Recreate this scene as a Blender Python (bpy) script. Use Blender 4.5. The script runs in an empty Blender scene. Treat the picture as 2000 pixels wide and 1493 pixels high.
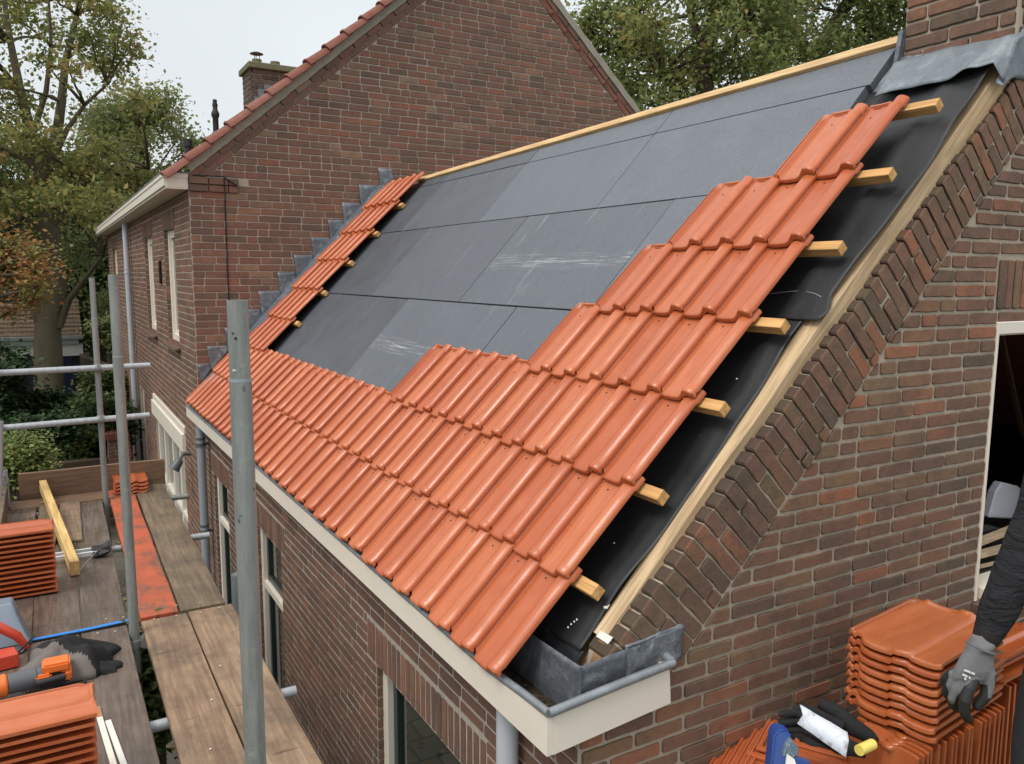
import bpy, bmesh, math, random
import numpy as np
from mathutils import Vector, Matrix
from mathutils.geometry import tessellate_polygon
random.seed(7); np.random.seed(7)
SC = bpy.context.scene
COL = SC.collection
R = math.radians

# ------------------------------------------------------------------ camera
CAM = Vector((-1.2236, -2.1703, 1.3354))
RIGHT = Vector((0.86507, -0.50159, 0.00508)).normalized()
FWD = Vector((0.49717, 0.85764, -0.13168)).normalized()
RIGHT = (RIGHT - FWD * RIGHT.dot(FWD)).normalized()
UP = RIGHT.cross(FWD).normalized()
cd = bpy.data.cameras.new('camera'); cam = bpy.data.objects.new('camera', cd); COL.objects.link(cam)
cd.sensor_width = 36; cd.lens = 28.236; cd.clip_start = 0.05; cd.clip_end = 500
cam.matrix_world = Matrix(((RIGHT.x, UP.x, -FWD.x, CAM.x), (RIGHT.y, UP.y, -FWD.y, CAM.y), (RIGHT.z, UP.z, -FWD.z, CAM.z), (0, 0, 0, 1)))
SC.camera = cam

# ------------------------------------------------------------------ sky, sun, exposure (overcast)
SUN_EL, SUN_AZ = R(58), R(250)       # azimuth of the sun measured from +Y clockwise
w = bpy.data.worlds.new('World'); SC.world = w; w.use_nodes = True
nt = w.node_tree; nt.nodes.clear()
out = nt.nodes.new('ShaderNodeOutputWorld')
sky = nt.nodes.new('ShaderNodeTexSky'); sky.sky_type = 'NISHITA'; sky.sun_disc = False
sky.sun_elevation = SUN_EL; sky.sun_rotation = SUN_AZ; sky.dust_density = 4; sky.air_density = 1.2
hs = nt.nodes.new('ShaderNodeHueSaturation'); hs.inputs['Saturation'].default_value = 0.35
nt.links.new(sky.outputs[0], hs.inputs['Color'])
b1 = nt.nodes.new('ShaderNodeBackground'); b1.inputs[1].default_value = 0.05; nt.links.new(hs.outputs[0], b1.inputs[0])
tc = nt.nodes.new('ShaderNodeTexCoord'); sx = nt.nodes.new('ShaderNodeSeparateXYZ'); nt.links.new(tc.outputs['Generated'], sx.inputs[0])
cr = nt.nodes.new('ShaderNodeValToRGB'); e = cr.color_ramp.elements
e[0].position = 0.0; e[0].color = (.58, .61, .62, 1); e[1].position = 1.0; e[1].color = (1.25, 1.25, 1.25, 1)
for pos, c in ((.03, (.70, .74, .75, 1)), (.36, (.66, .70, .72, 1)), (.60, (.95, .965, .975, 1))):
    q = e.new(pos); q.color = c
nt.links.new(sx.outputs[2], cr.inputs[0])
nz = nt.nodes.new('ShaderNodeTexNoise'); nz.inputs['Scale'].default_value = 2.2; nz.inputs['Detail'].default_value = 3; nt.links.new(tc.outputs['Generated'], nz.inputs[0])
mr = nt.nodes.new('ShaderNodeMapRange'); mr.inputs[1].default_value = .3; mr.inputs[2].default_value = .7; mr.inputs[3].default_value = .90; mr.inputs[4].default_value = 1.05
nt.links.new(nz.outputs[0], mr.inputs[0])
b2 = nt.nodes.new('ShaderNodeBackground'); nt.links.new(cr.outputs[0], b2.inputs[0]); 
ml = nt.nodes.new('ShaderNodeMath'); ml.operation = 'MULTIPLY'; ml.inputs[1].default_value = 1.0; nt.links.new(mr.outputs[0], ml.inputs[0]); nt.links.new(ml.outputs[0], b2.inputs[1])
ad = nt.nodes.new('ShaderNodeAddShader'); nt.links.new(b1.outputs[0], ad.inputs[0]); nt.links.new(b2.outputs[0], ad.inputs[1]); nt.links.new(ad.outputs[0], out.inputs[0])
sd = bpy.data.lights.new('sun', 'SUN'); sd.energy = 1.5; sd.angle = R(18); sd.color = (1, .95, .87)
so = bpy.data.objects.new('sun', sd); COL.objects.link(so)
sdir = Vector((math.sin(SUN_AZ) * math.cos(SUN_EL), math.cos(SUN_AZ) * math.cos(SUN_EL), math.sin(SUN_EL)))
so.rotation_euler = sdir.to_track_quat('Z', 'Y').to_euler()
SC.view_settings.view_transform = 'Standard'; SC.view_settings.look = 'None'; SC.view_settings.gamma = 1.0
SC.view_settings.exposure = 0.0

# ------------------------------------------------------------------ material helpers
class M:
    def __init__(s, name, rough=.6, spec=.5, metal=0):
        s.m = bpy.data.materials.new(name); s.m.use_nodes = True; s.t = s.m.node_tree
        s.b = s.t.nodes['Principled BSDF']; s.b.inputs['Roughness'].default_value = rough
        s.b.inputs['Specular IOR Level'].default_value = spec; s.b.inputs['Metallic'].default_value = metal
        s.co = None
    def n(s, t, **kw):
        q = s.t.nodes.new('ShaderNode' + t)
        for k, v in kw.items(): setattr(q, k, v)
        return q
    def l(s, a, b): s.t.links.new(a, b)
    def coord(s, scale=(1, 1, 1), rnd=True, rot=(0, 0, 0), kind='Object'):
        tc = s.n('TexCoord'); mp = s.n('Mapping'); mp.inputs['Scale'].default_value = scale; mp.inputs['Rotation'].default_value = rot
        s.l(tc.outputs[kind], mp.inputs[0])
        if rnd:
            oi = s.n('ObjectInfo'); m = s.n('Math', operation='MULTIPLY'); m.inputs[1].default_value = 37.0; s.l(oi.outputs['Random'], m.inputs[0])
            s.l(m.outputs[0], mp.inputs['Location'])
        return mp.outputs[0]
    def noise(s, vec, scale, detail=4, rough=.55, dist=0):
        q = s.n('TexNoise'); q.inputs['Scale'].default_value = scale; q.inputs['Detail'].default_value = detail
        q.inputs['Roughness'].default_value = rough; q.inputs['Distortion'].default_value = dist
        s.l(vec, q.inputs['Vector']); return q.outputs['Fac']
    def ramp(s, fac, stops, interp='LINEAR'):
        q = s.n('ValToRGB'); q.color_ramp.interpolation = interp; el = q.color_ramp.elements
        while len(el) < len(stops): el.new(.5)
        for a, (p, c) in zip(el, stops):
            a.position = p; a.color = (*c, 1) if isinstance(c, tuple) else (c, c, c, 1)
        s.l(fac, q.inputs[0]); return q.outputs[0]
    def mix(s, fac, a, b, mode='MIX'):
        q = s.n('Mix', data_type='RGBA', blend_type=mode)
        for i, v in ((0, fac), (6, a), (7, b)):
            if hasattr(v, 'is_output'): s.l(v, q.inputs[i])
            elif isinstance(v, tuple): q.inputs[i].default_value = (*v, 1)
            else: q.inputs[i].default_value = v
        return q.outputs[2]
    def math(s, op, a, b=None):
        q = s.n('Math', operation=op)
        for i, v in ((0, a), (1, b)):
            if v is None: continue
            if hasattr(v, 'is_output'): s.l(v, q.inputs[i])
            else: q.inputs[i].default_value = v
        return q.outputs[0]
    def color(s, c):
        if hasattr(c, 'is_output'): s.l(c, s.b.inputs['Base Color'])
        else: s.b.inputs['Base Color'].default_value = (*c, 1)
        return s
    def rough(s, r):
        s.l(r, s.b.inputs['Roughness']); return s
    def bump(s, h, strength=.3, dist=.01):
        q = s.n('Bump'); q.inputs['Strength'].default_value = strength; q.inputs['Distance'].default_value = dist
        s.l(h, q.inputs['Height']); s.l(q.outputs[0], s.b.inputs['Normal']); return s
    def attr(s, name='tint'):
        q = s.n('Attribute'); q.attribute_name = name; sp = s.n('SeparateColor'); s.l(q.outputs['Color'], sp.inputs[0]); return sp.outputs

def plain(name, c, rough=.5, spec=.5, metal=0, var=.12, nscale=9, bump=0):
    m = M(name, rough, spec, metal); v = m.coord(); f = m.noise(v, nscale, 5)
    m.color(m.mix(f, tuple(x * (1 - var) for x in c), tuple(min(1, x * (1 + var)) for x in c)))
    if bump: m.bump(m.noise(v, nscale * 12, 3), bump, .003)
    return m.m

def brick_mat(name, stops, dirt=(.06, .055, .05), moss=None, dirt_amt=.5, hue=1.0):
    m = M(name, .85, .25); a = m.attr(); v = m.coord(rnd=False)
    c = m.ramp(a[0], stops, 'LINEAR')
    f1 = m.noise(v, 26, 6, .65); c = m.mix(m.ramp(f1, [(.35, 0.0), (.75, .55)]), c, m.mix(.5, c, (.30, .17, .11), 'MIX'))
    f2 = m.noise(v, 7, 7, .7)
    c = m.mix(m.math('MULTIPLY', m.ramp(f2, [(.45, 0.0), (.68, 1.0)]), dirt_amt), c, dirt)
    f3 = m.noise(v, 1.1, 5, .65); c = m.mix(m.ramp(f3, [(.42, .0), (.68, .65)]), c, m.mix(.6, c, (.095, .078, .060)))
    sp = m.noise(v, 240, 2); c = m.mix(m.ramp(sp, [(.60, 0.0), (.70, .5)]), c, (.34, .27, .20)); sp = m.noise(v, 120, 4, .8); c = m.mix(m.ramp(sp, [(.30, .8), (.42, 0.0)]), c, (.035, .027, .022))
    sp = m.noise(v, 34, 6, .8); c = m.mix(m.ramp(sp, [(.64, 0.0), (.70, .55)]), c, (.33, .29, .22))
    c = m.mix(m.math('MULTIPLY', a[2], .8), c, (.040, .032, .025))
    if moss:
        f4 = m.noise(v, 14, 6, .7); c = m.mix(m.math('MULTIPLY', m.ramp(f4, [(.42, 0.0), (.6, .8)]), a[1]), c, moss)
    m.color(c); m.bump(m.math('ADD', m.noise(v, 150, 4, .7), m.math('MULTIPLY', m.noise(v, 30, 4), 1.5)), .55, .004)
    return m.m

def mortar_mat(name, c):
    m = M(name, .95, .1); v = m.coord(rnd=False)
    f = m.noise(v, 18, 6, .7); g = m.noise(v, 160, 4, .8)
    cc = m.mix(f, tuple(x * .55 for x in c), tuple(x * 1.2 for x in c)); cc = m.mix(m.ramp(g, [(.4, 0.0), (.7, .5)]), cc, tuple(x * .5 for x in c))
    m.color(cc); m.bump(g, .8, .004); return m.m

def wood_mat(name, c1, c2, axis=1, knots=True, dirt=None, dirt_amt=.6, rough=.7, wet=False, grain=55, paint=None, spec=.35):
    m = M(name, rough, spec); sc = [1, 1, 1]; sc[axis] = .06
    v = m.coord(tuple(sc)); vo = m.coord()
    g = m.noise(v, grain, 5, .6, .6); g2 = m.noise(v, grain * .22, 4, .6, 1.5)
    c = m.mix(m.ramp(g2, [(.3, 0.0), (.7, 1.0)]), c1, c2)
    c = m.mix(m.ramp(g, [(.38, .55), (.6, 0.0)]), c, tuple(x * .45 for x in c1))
    if knots:
        sc2 = [1, 1, 1]; sc2[axis] = .45; vk = m.coord(tuple(sc2)); q = m.n('TexVoronoi'); q.inputs['Scale'].default_value = 5.5; m.l(vk, q.inputs['Vector'])
        c = m.mix(m.ramp(q.outputs['Distance'], [(.03, .8), (.075, 0.0)]), c, tuple(x * .3 for x in c1))
    if paint:
        f = m.noise(vo, 6, 7, .7); c = m.mix(m.ramp(f, [(.36, .0), (.5, .93)]), c, m.mix(m.noise(vo, 3, 4), paint, tuple(min(1, x * 1.25) for x in paint)))
    if dirt:
        f = m.noise(vo, 3.2, 7, .7); c = m.mix(m.math('MULTIPLY', m.ramp(f, [(.42, 0.0), (.7, 1.0)]), dirt_amt), c, dirt)
        f = m.noise(vo, 22, 5, .75); c = m.mix(m.ramp(f, [(.66, 0.0), (.74, .75)]), c, tuple(x * .35 for x in dirt))
        sc3 = [3, 3, 3]; sc3[axis] = 14; f = m.noise(m.coord(tuple(sc3)), 1.3, 5, .7); c = m.mix(m.ramp(f, [(.64, 0.0), (.72, .6)]), c, tuple(x * .45 for x in dirt))
        f = m.noise(vo, 55, 2); c = m.mix(m.ramp(f, [(.76, 0.0), (.79, .8)]), c, (.5, .47, .42))
    m.color(c)
    if wet: m.rough(m.ramp(m.noise(vo, 4, 4, .6), [(.42, .10), (.62, rough)]))
    m.bump(m.math('ADD', g, m.math('MULTIPLY', g2, .4)), .35, .003); return m.m

# terracotta roof tiles: per-object tint, streaks along the tile, slight gloss
def tile_mat(name, base, wet=.0, rough=(.34, .62)):
    m = M(name, .4, .5); v = m.coord(); vs = m.coord((1, .12, 1))
    oi = m.n('ObjectInfo')
    c = m.mix(m.ramp(oi.outputs['Random'], [(.1, .0), (.9, 1.0)]), tuple(x * y for x, y in zip(base, (.88, .80, .78))), tuple(x * y for x, y in zip(base, (1.10, 1.26, 1.45))))
    f = m.noise(vs, 30, 5, .6, .8); c = m.mix(m.ramp(f, [(.3, .0), (.7, .55)]), c, tuple(x * y for x, y in zip(base, (.78, .64, .55))))
    f2 = m.noise(v, 7, 5, .6, 1.5); c = m.mix(m.ramp(f2, [(.5, .0), (.72, .45)]), c, tuple(x * y for x, y in zip(base, (.92, .78, .5))))
    f3 = m.noise(v, 5, 4, .6); c = m.mix(m.ramp(f3, [(.52, .0), (.75, .5)]), c, tuple(min(1, x * y) for x, y in zip(base, (1.12, 1.35, 1.7))))
    sp = m.noise(v, 130, 2); c = m.mix(m.ramp(sp, [(.7, .0), (.78, .4)]), c, tuple(x * .6 for x in base))
    m.color(c); m.rough(m.ramp(m.noise(vs, 14, 4), [(.35, rough[0]), (.68, rough[1])]))
    if wet:
        m.b.inputs['Coat Weight'].default_value = wet; m.b.inputs['Coat Roughness'].default_value = .1
    m.bump(m.math('ADD', m.noise(v, 220, 3), f), .12, .002); return m.m

def tube_mat(name, c=(.31, .325, .31), worn=(.185, .205, .195)):
    m = M(name, .5, .5, .25); v = m.coord((1, 1, .12)); v2 = m.coord()
    f = m.noise(v, 34, 6, .7); k = m.mix(m.ramp(f, [(.35, .0), (.65, 1.0)]), c, worn)
    g = m.noise(v2, 20, 6, .75); k = m.mix(m.ramp(g, [(.56, .0), (.68, .7)]), k, (.34, .36, .30))
    g = m.noise(v2, 32, 3); k = m.mix(m.ramp(g, [(.72, .0), (.76, .85)]), k, (.04, .04, .035))
    g = m.noise(v2, 60, 3, .8); k = m.mix(m.ramp(g, [(.72, .0), (.76, .6)]), k, (.6, .62, .6))
    m.color(k); m.rough(m.ramp(f, [(.3, .38), (.7, .62)])); m.bump(m.noise(v2, 90, 4), .2, .002); return m.m

def zinc_mat(name, c=(.20, .225, .25), white=.5, rough=.42, crease=.25):
    m = M(name, rough, .5, .35); v = m.coord()
    f = m.noise(v, 5, 7, .7, .8); k = m.mix(f, tuple(x * .6 for x in c), tuple(x * 1.35 for x in c))
    g = m.noise(v, 9, 8, .75, 1.2); k = m.mix(m.math('MULTIPLY', m.ramp(g, [(.5, .0), (.72, 1.0)]), white), k, (.55, .6, .64))
    m.color(k); m.bump(m.math('ADD', m.noise(v, 12, 3, .5, .5), m.math('MULTIPLY', m.noise(v, 70, 3), .2)), crease, .02); return m.m

def leaf_mat(name, cols, trans=.35):
    m = M(name, .6, .3); a = m.attr(); c = m.ramp(a[0], cols); m.color(c)
    tr = m.n('BsdfTranslucent'); m.l(c, tr.inputs[0]); mx = m.n('MixShader'); mx.inputs[0].default_value = trans
    m.l(m.b.outputs[0], mx.inputs[1]); m.l(tr.outputs[0], mx.inputs[2]); m.l(mx.outputs[0], m.t.nodes['Material Output'].inputs[0]); return m.m

T_BASE = (.485, .124, .040)
MT = dict(
    tile=tile_mat('orange clay', T_BASE, .15, (.30, .54)), tilewet=tile_mat('wet orange clay', (.44, .115, .034), .55, (.2, .45)),
    oldtile=tile_mat('weathered red clay', (.21, .072, .045), 0, (.6, .9)),
    brick_near=brick_mat('red brown brick', [(0, (.125, .092, .066)), (.15, (.19, .105, .074)), (.45, (.24, .122, .078)), (.62, (.20, .108, .080)), (.80, (.23, .150, .088)), (.93, (.31, .130, .075)), (1, (.38, .15, .08))], moss=(.12, .10, .055), dirt_amt=.5),
    brick_side=brick_mat('brown brick', [(0, (.12, .076, .056)), (.3, (.17, .090, .064)), (.6, (.20, .098, .070)), (.9, (.225, .115, .074)), (1, (.28, .125, .08))], dirt_amt=.4),
    brick_main=brick_mat('house brick', [(0, (.125, .086, .062)), (.2, (.175, .094, .066)), (.6, (.225, .102, .072)), (.85, (.20, .13, .088)), (.95, (.29, .108, .066)), (1, (.26, .185, .12))], dirt_amt=.4),
    mortar_near=mortar_mat('old mortar', (.54, .46, .36)), mortar_side=mortar_mat('grey mortar', (.50, .44, .38)), mortar_main=mortar_mat('pale mortar', (.50, .42, .35)),
    cement=mortar_mat('cement', (.42, .40, .32)),
    cream=plain('cream paint', (.76, .70, .60), .45, .5, 0, .06, 6), white=plain('white paint', (.72, .71, .66), .4, .5, 0, .05, 6),
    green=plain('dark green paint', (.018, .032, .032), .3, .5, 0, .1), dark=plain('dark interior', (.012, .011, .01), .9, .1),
    pine=wood_mat('fresh pine', (.60, .32, .11), (.74, .44, .18), 1, True), pine_s=wood_mat('pine on the slope', (.56, .40, .22), (.70, .53, .32), 1, True),
    membrane=None, zinc=zinc_mat('zinc', (.24, .265, .285), .35, .38), lead=zinc_mat('lead', (.135, .15, .17), .5, .5, .45), leadlight=zinc_mat('bright lead', (.185, .212, .235), .35, .55, .3),
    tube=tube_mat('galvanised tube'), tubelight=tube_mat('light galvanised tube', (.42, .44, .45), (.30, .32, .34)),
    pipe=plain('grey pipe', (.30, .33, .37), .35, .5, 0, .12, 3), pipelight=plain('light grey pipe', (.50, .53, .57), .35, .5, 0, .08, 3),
    black=plain('black plastic', (.014, .014, .015), .4, .5), grey=plain('grey plastic', (.10, .11, .12), .4, .5), orange=plain('orange plastic', (.75, .17, .03), .35, .5),
    red=plain('red plastic', (.55, .06, .03), .35, .5), blue=plain('blue plastic', (.02, .06, .24), .35, .5), steel=plain('steel', (.4, .42, .43), .3, .5, .9),
    yellow=plain('yellow label', (.85, .70, .16), .5, .5), alu=plain('aluminium', (.72, .74, .74), .35, .5, .4), bark=None,
)
m = M('glass', .03, .6); m.color((.012, .016, .014)); m.b.inputs['Coat Weight'].default_value = .6; MT['glass'] = m.m
m = M('underlay', .42, .45); v = m.coord(rnd=False)
c = m.mix(m.noise(v, 3, 6, .7), (.011, .012, .013), (.028, .030, .033)); c = m.mix(m.ramp(m.noise(v, 38, 3, .8), [(.72, .0), (.76, .5)]), c, (.45, .46, .45))
m.color(c); m.rough(m.ramp(m.noise(v, 6, 5), [(.3, .42), (.7, .62)])); m.bump(m.math('ADD', m.noise(v, 5, 4, .5, 1.5), m.math('MULTIPLY', m.noise(v, 180, 2), .06)), .16, .02); MT['membrane'] = m.m
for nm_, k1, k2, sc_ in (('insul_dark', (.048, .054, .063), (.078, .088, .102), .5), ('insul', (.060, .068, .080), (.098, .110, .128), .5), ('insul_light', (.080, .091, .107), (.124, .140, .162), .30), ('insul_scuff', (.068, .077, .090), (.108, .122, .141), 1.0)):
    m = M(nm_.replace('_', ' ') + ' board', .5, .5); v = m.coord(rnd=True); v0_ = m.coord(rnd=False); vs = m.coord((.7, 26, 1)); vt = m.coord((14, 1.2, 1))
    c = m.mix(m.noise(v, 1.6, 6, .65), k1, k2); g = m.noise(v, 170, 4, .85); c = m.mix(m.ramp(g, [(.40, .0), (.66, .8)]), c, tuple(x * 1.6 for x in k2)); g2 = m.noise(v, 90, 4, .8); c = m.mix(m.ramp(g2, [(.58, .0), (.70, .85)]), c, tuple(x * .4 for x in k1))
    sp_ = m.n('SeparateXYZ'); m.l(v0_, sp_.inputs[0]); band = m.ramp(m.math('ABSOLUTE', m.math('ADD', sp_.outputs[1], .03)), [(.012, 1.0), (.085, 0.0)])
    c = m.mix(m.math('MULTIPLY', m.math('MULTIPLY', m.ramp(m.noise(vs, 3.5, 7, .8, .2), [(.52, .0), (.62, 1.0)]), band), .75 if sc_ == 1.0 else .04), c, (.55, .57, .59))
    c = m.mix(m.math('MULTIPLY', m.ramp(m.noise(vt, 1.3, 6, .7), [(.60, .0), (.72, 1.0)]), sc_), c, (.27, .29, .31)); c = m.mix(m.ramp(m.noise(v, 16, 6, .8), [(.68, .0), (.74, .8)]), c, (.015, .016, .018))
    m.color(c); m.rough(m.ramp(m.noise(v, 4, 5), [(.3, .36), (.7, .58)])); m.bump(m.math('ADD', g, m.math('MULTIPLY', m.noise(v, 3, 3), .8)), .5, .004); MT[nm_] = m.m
m = M('bark', .95, .1); v = m.coord((1, 1, .3), rnd=True); m.color(m.mix(m.noise(v, 9, 6, .7), (.045, .036, .026), (.13, .105, .078))); m.bump(m.noise(v, 20, 6), .8, .03); MT['bark'] = m.m
m = M('greenish bark', .95, .1); v = m.coord((1, 1, .3), rnd=True); m.color(m.mix(m.noise(v, 5, 6, .7), (.075, .062, .04), (.17, .145, .10))); m.bump(m.noise(v, 14, 6), .6, .03); MT['bark2'] = m.m

# ------------------------------------------------------------------ object helpers
BASE = {}
def link(o, parent=None):
    COL.objects.link(o)
    if parent is not None: o.parent = parent
    return o
def tag(o, label=None, cat=None, group=None, kind=None):
    if label: o['label'] = label
    if cat: o['category'] = cat
    if group: o['group'] = group
    if kind: o['kind'] = kind
    return o
def thing(name, label, cat, loc=(0, 0, 0), group=None, rot=None):
    o = bpy.data.objects.new(name, None); o.empty_display_size = .05; link(o); o.location = loc
    if rot is not None: o.rotation_euler = rot
    BASE[o.name] = Vector(loc); tag(o, label, cat, group); return o
def copy_tree(o, parent=None):
    c = o.copy(); COL.objects.link(c)
    if parent is not None: c.parent = parent
    for ch in [q for q in bpy.data.objects if q.parent == o and q.name in KIDS.get(o.name, ())]: copy_tree(ch, c)
    return c
KIDS = {}

class MB:
    def __init__(s): s.v = []; s.f = []; s.m = []; s.c = []
    def add(s, vs, fs, mi=0, col=(0, 0, 0)):
        n = len(s.v); s.v += [tuple(q) for q in vs]; s.f += [tuple(i + n for i in f) for f in fs]; s.m += [mi] * len(fs); s.c += [col] * len(fs); return s
    def box(s, lo, hi, mi=0, X=None, col=(0, 0, 0)):
        (a, b, c), (d, e, f) = lo, hi
        vs = [Vector(q) for q in ((a, b, c), (d, b, c), (d, e, c), (a, e, c), (a, b, f), (d, b, f), (d, e, f), (a, e, f))]
        if X is not None: vs = [X @ q for q in vs]
        return s.add(vs, [(3, 2, 1, 0), (4, 5, 6, 7), (0, 1, 5, 4), (1, 2, 6, 5), (2, 3, 7, 6), (3, 0, 4, 7)], mi, col)
    def prism(s, pts, d, mi=0):          # closed polygon of 3-D points, extruded by vector d
        n = len(pts); pts = [Vector(q) for q in pts]; d = Vector(d)
        return s.add(pts + [q + d for q in pts], [tuple(range(n))[::-1], tuple(range(n, 2 * n))] + [(i, (i + 1) % n, n + (i + 1) % n, n + i) for i in range(n)], mi)
    def tube(s, path, r, n=12, mi=0, caps=True, hollow=0, sq=1, col=(0, 0, 0)):
        path = [Vector(q) for q in path]; k = len(path); rr = r if isinstance(r, (list, tuple)) else [r] * k
        rings = []; prev = None
        for i, q in enumerate(path):
            t = (path[min(i + 1, k - 1)] - path[max(i - 1, 0)]).normalized()
            if prev is None: a = t.orthogonal().normalized()
            else: a = (prev - t * prev.dot(t)).normalized()
            prev = a; b = t.cross(a)
            rings.append([q + (a * math.cos(2 * math.pi * j / n) + b * math.sin(2 * math.pi * j / n) * sq) * rr[i] for j in range(n)])
        vs = [p for g in rings for p in g]
        fs = [(i * n + j, i * n + (j + 1) % n, (i + 1) * n + (j + 1) % n, (i + 1) * n + j) for i in range(k - 1) for j in range(n)]
        if hollow:
            t = (path[-1] - path[-2]).normalized(); t0 = (path[1] - path[0]).normalized()
            for end, tt, off in ((0, -t0, 0), (k - 1, t, 1)):
                m = len(vs); q = path[end]
                vs += [q + (p - q) * .82 for p in rings[end]] + [q + (p - q) * .82 - tt * r * 2.5 for p in rings[end]]
                for j in range(n):
                    j2 = (j + 1) % n; a, b = end * n + j, end * n + j2
                    f1 = (a, b, m + j2, m + j); f2 = (m + j, m + j2, m + n + j2, m + n + j)
                    fs += [f1, f2] if off else [f1[::-1], f2[::-1]]
                fs.append(tuple(range(m + n, m + 2 * n)))
        elif caps: fs += [tuple(range(n))[::-1], tuple(range((k - 1) * n, k * n))]
        return s.add(vs, fs, mi, col)
    def lathe(s, prof, axis_o=(0, 0, 0), n=20, mi=0, X=None):  # prof: (r, z)
        vs = []; 
        for r, z in prof:
            for j in range(n):
                q = Vector((r * math.cos(2 * math.pi * j / n), r * math.sin(2 * math.pi * j / n), z)) + Vector(axis_o); vs.append(X @ q if X is not None else q)
        fs = [(i * n + j, i * n + (j + 1) % n, (i + 1) * n + (j + 1) % n, (i + 1) * n + j) for i in range(len(prof) - 1) for j in range(n)]
        fs += [tuple(range(n))[::-1], tuple(range((len(prof) - 1) * n, len(prof) * n))]
        return s.add(vs, fs, mi)
    def build(s, name, mats, parent=None, smooth=None, bevel=0, local=False, loc=None, segs=1, base=None):
        me = bpy.data.meshes.new(name)
        off = Vector((0, 0, 0))
        if base is not None: off = Vector(base)
        elif parent is not None and not local: off = BASE.get(parent.name, off)
        vs = [(q[0] - off.x, q[1] - off.y, q[2] - off.z) for q in s.v] if off.length > 0 else s.v
        me.from_pydata(vs, [], s.f)
        if not isinstance(mats, (list, tuple)): mats = [mats]
        for q in mats: me.materials.append(q)
        me.polygons.foreach_set('material_index', s.m)
        if any(c != (0, 0, 0) for c in s.c[:50]) or name in ('brickwork', 'verge_bricks'):
            at = me.attributes.new('tint', 'FLOAT_COLOR', 'FACE'); at.data.foreach_set('color', [x for c in s.c for x in (*c, 1)])
        if bevel:
            bm = bmesh.new(); bm.from_mesh(me)
            ed = [e for e in bm.edges if len(e.link_faces) == 2 and e.calc_face_angle(0) > R(35)]
            bmesh.ops.bevel(bm, geom=ed, offset=bevel, segments=segs, affect='EDGES', clamp_overlap=True); bm.to_mesh(me); bm.free()
        me.update()
        if smooth:
            me.polygons.foreach_set('use_smooth', [True] * len(me.polygons)); me.set_sharp_from_angle(angle=R(smooth))
        o = bpy.data.objects.new(name, me); link(o, parent)
        BASE[o.name] = off if (parent is not None) else off
        if parent is None and base is not None: o.location = base
        if loc is not None: o.location = loc
        if parent is not None: KIDS.setdefault(parent.name, set()).add(o.name)
        return o

# brick laying ---------------------------------------------------------
def clip(poly, hp):
    a, b, c = hp; o = []
    for i in range(len(poly)):
        p, q = poly[i], poly[(i + 1) % len(poly)]; dp = a * p[0] + b * p[1] - c; dq = a * q[0] + b * q[1] - c
        if dp <= 0: o.append(p)
        if dp * dq < 0: t = dp / (dp - dq); o.append((p[0] + (q[0] - p[0]) * t, p[1] + (q[1] - p[1]) * t))
    return o
def area(P): return .5 * sum(P[i][0] * P[(i + 1) % len(P)][1] - P[(i + 1) % len(P)][0] * P[i][1] for i in range(len(P)))
def frame(O, A, B):
    O, A, B = Vector(O), Vector(A).normalized(), Vector(B).normalized(); return (O, A, B, A.cross(B))
def lay(mb, fr, P, d=.008, back=.02, jit=.0012, seg=.05, inset=.004, rng=random, moss=0, tilt=.002, smallseg=None):
    if len(P) < 3 or abs(area(P)) < .0003: return
    if area(P) < 0: P = P[::-1]
    O, A, B, N = fr; pts = []
    for i in range(len(P)):
        p, q = P[i], P[(i + 1) % len(P)]; L = math.hypot(q[0] - p[0], q[1] - p[1])
        if L < .006: continue
        k = max(1, int(L / seg)) if seg else 1
        for j in range(k):
            t = j / k; r = jit if j else jit * .6
            if j == 0 and seg:   # knock the corner off
                c1 = min(.006, L * .2) / L; pts.append((p[0] + (q[0] - p[0]) * c1, p[1] + (q[1] - p[1]) * c1)); 
            else: pts.append((p[0] + (q[0] - p[0]) * t + rng.uniform(-r, r), p[1] + (q[1] - p[1]) * t + rng.uniform(-r, r)))
        if seg:
            c1 = 1 - min(.006, L * .2) / L; pts.append((p[0] + (q[0] - p[0]) * c1, p[1] + (q[1] - p[1]) * c1))
    n = len(pts)
    if n < 3: return
    cx = sum(p[0] for p in pts) / n; cy = sum(p[1] for p in pts) / n
    dd = d + rng.uniform(-.0025, .0025); ta, tb = rng.uniform(-tilt, tilt) / .1, rng.uniform(-tilt, tilt) / .05
    def P3(p, h): return O + A * p[0] + B * p[1] + N * (h + (p[0] - cx) * ta * .3 + (p[1] - cy) * tb * .3)
    def ins(p, k):
        x, y = p[0] - cx, p[1] - cy; L = math.hypot(x, y); 
        sx = max(0, 1 - k / max(abs(x), .01)); sy = max(0, 1 - k / max(abs(y), .01)); return (cx + x * sx, cy + y * sy)
    vs = [P3(p, -back) for p in pts] + [P3(p, dd - .004) for p in pts] + [P3(ins(p, inset), dd) for p in pts]
    fs = [(i, (i + 1) % n, n + (i + 1) % n, n + i) for i in range(n)] + [(n + i, n + (i + 1) % n, 2 * n + (i + 1) % n, 2 * n + i) for i in range(n)] + [tuple(range(2 * n, 3 * n))]
    r = rng.random(); col = (min(.999, max(.001, r)), moss * rng.random(), rng.random())
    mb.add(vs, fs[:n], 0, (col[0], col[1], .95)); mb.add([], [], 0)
    mb.f += [tuple(i + len(mb.v) - len(vs) for i in f) for f in fs[n:]]; mb.m += [0] * (len(fs) - n); mb.c += [(col[0], col[1], .30)] * n + [(col[0], col[1], .02)]
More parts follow.
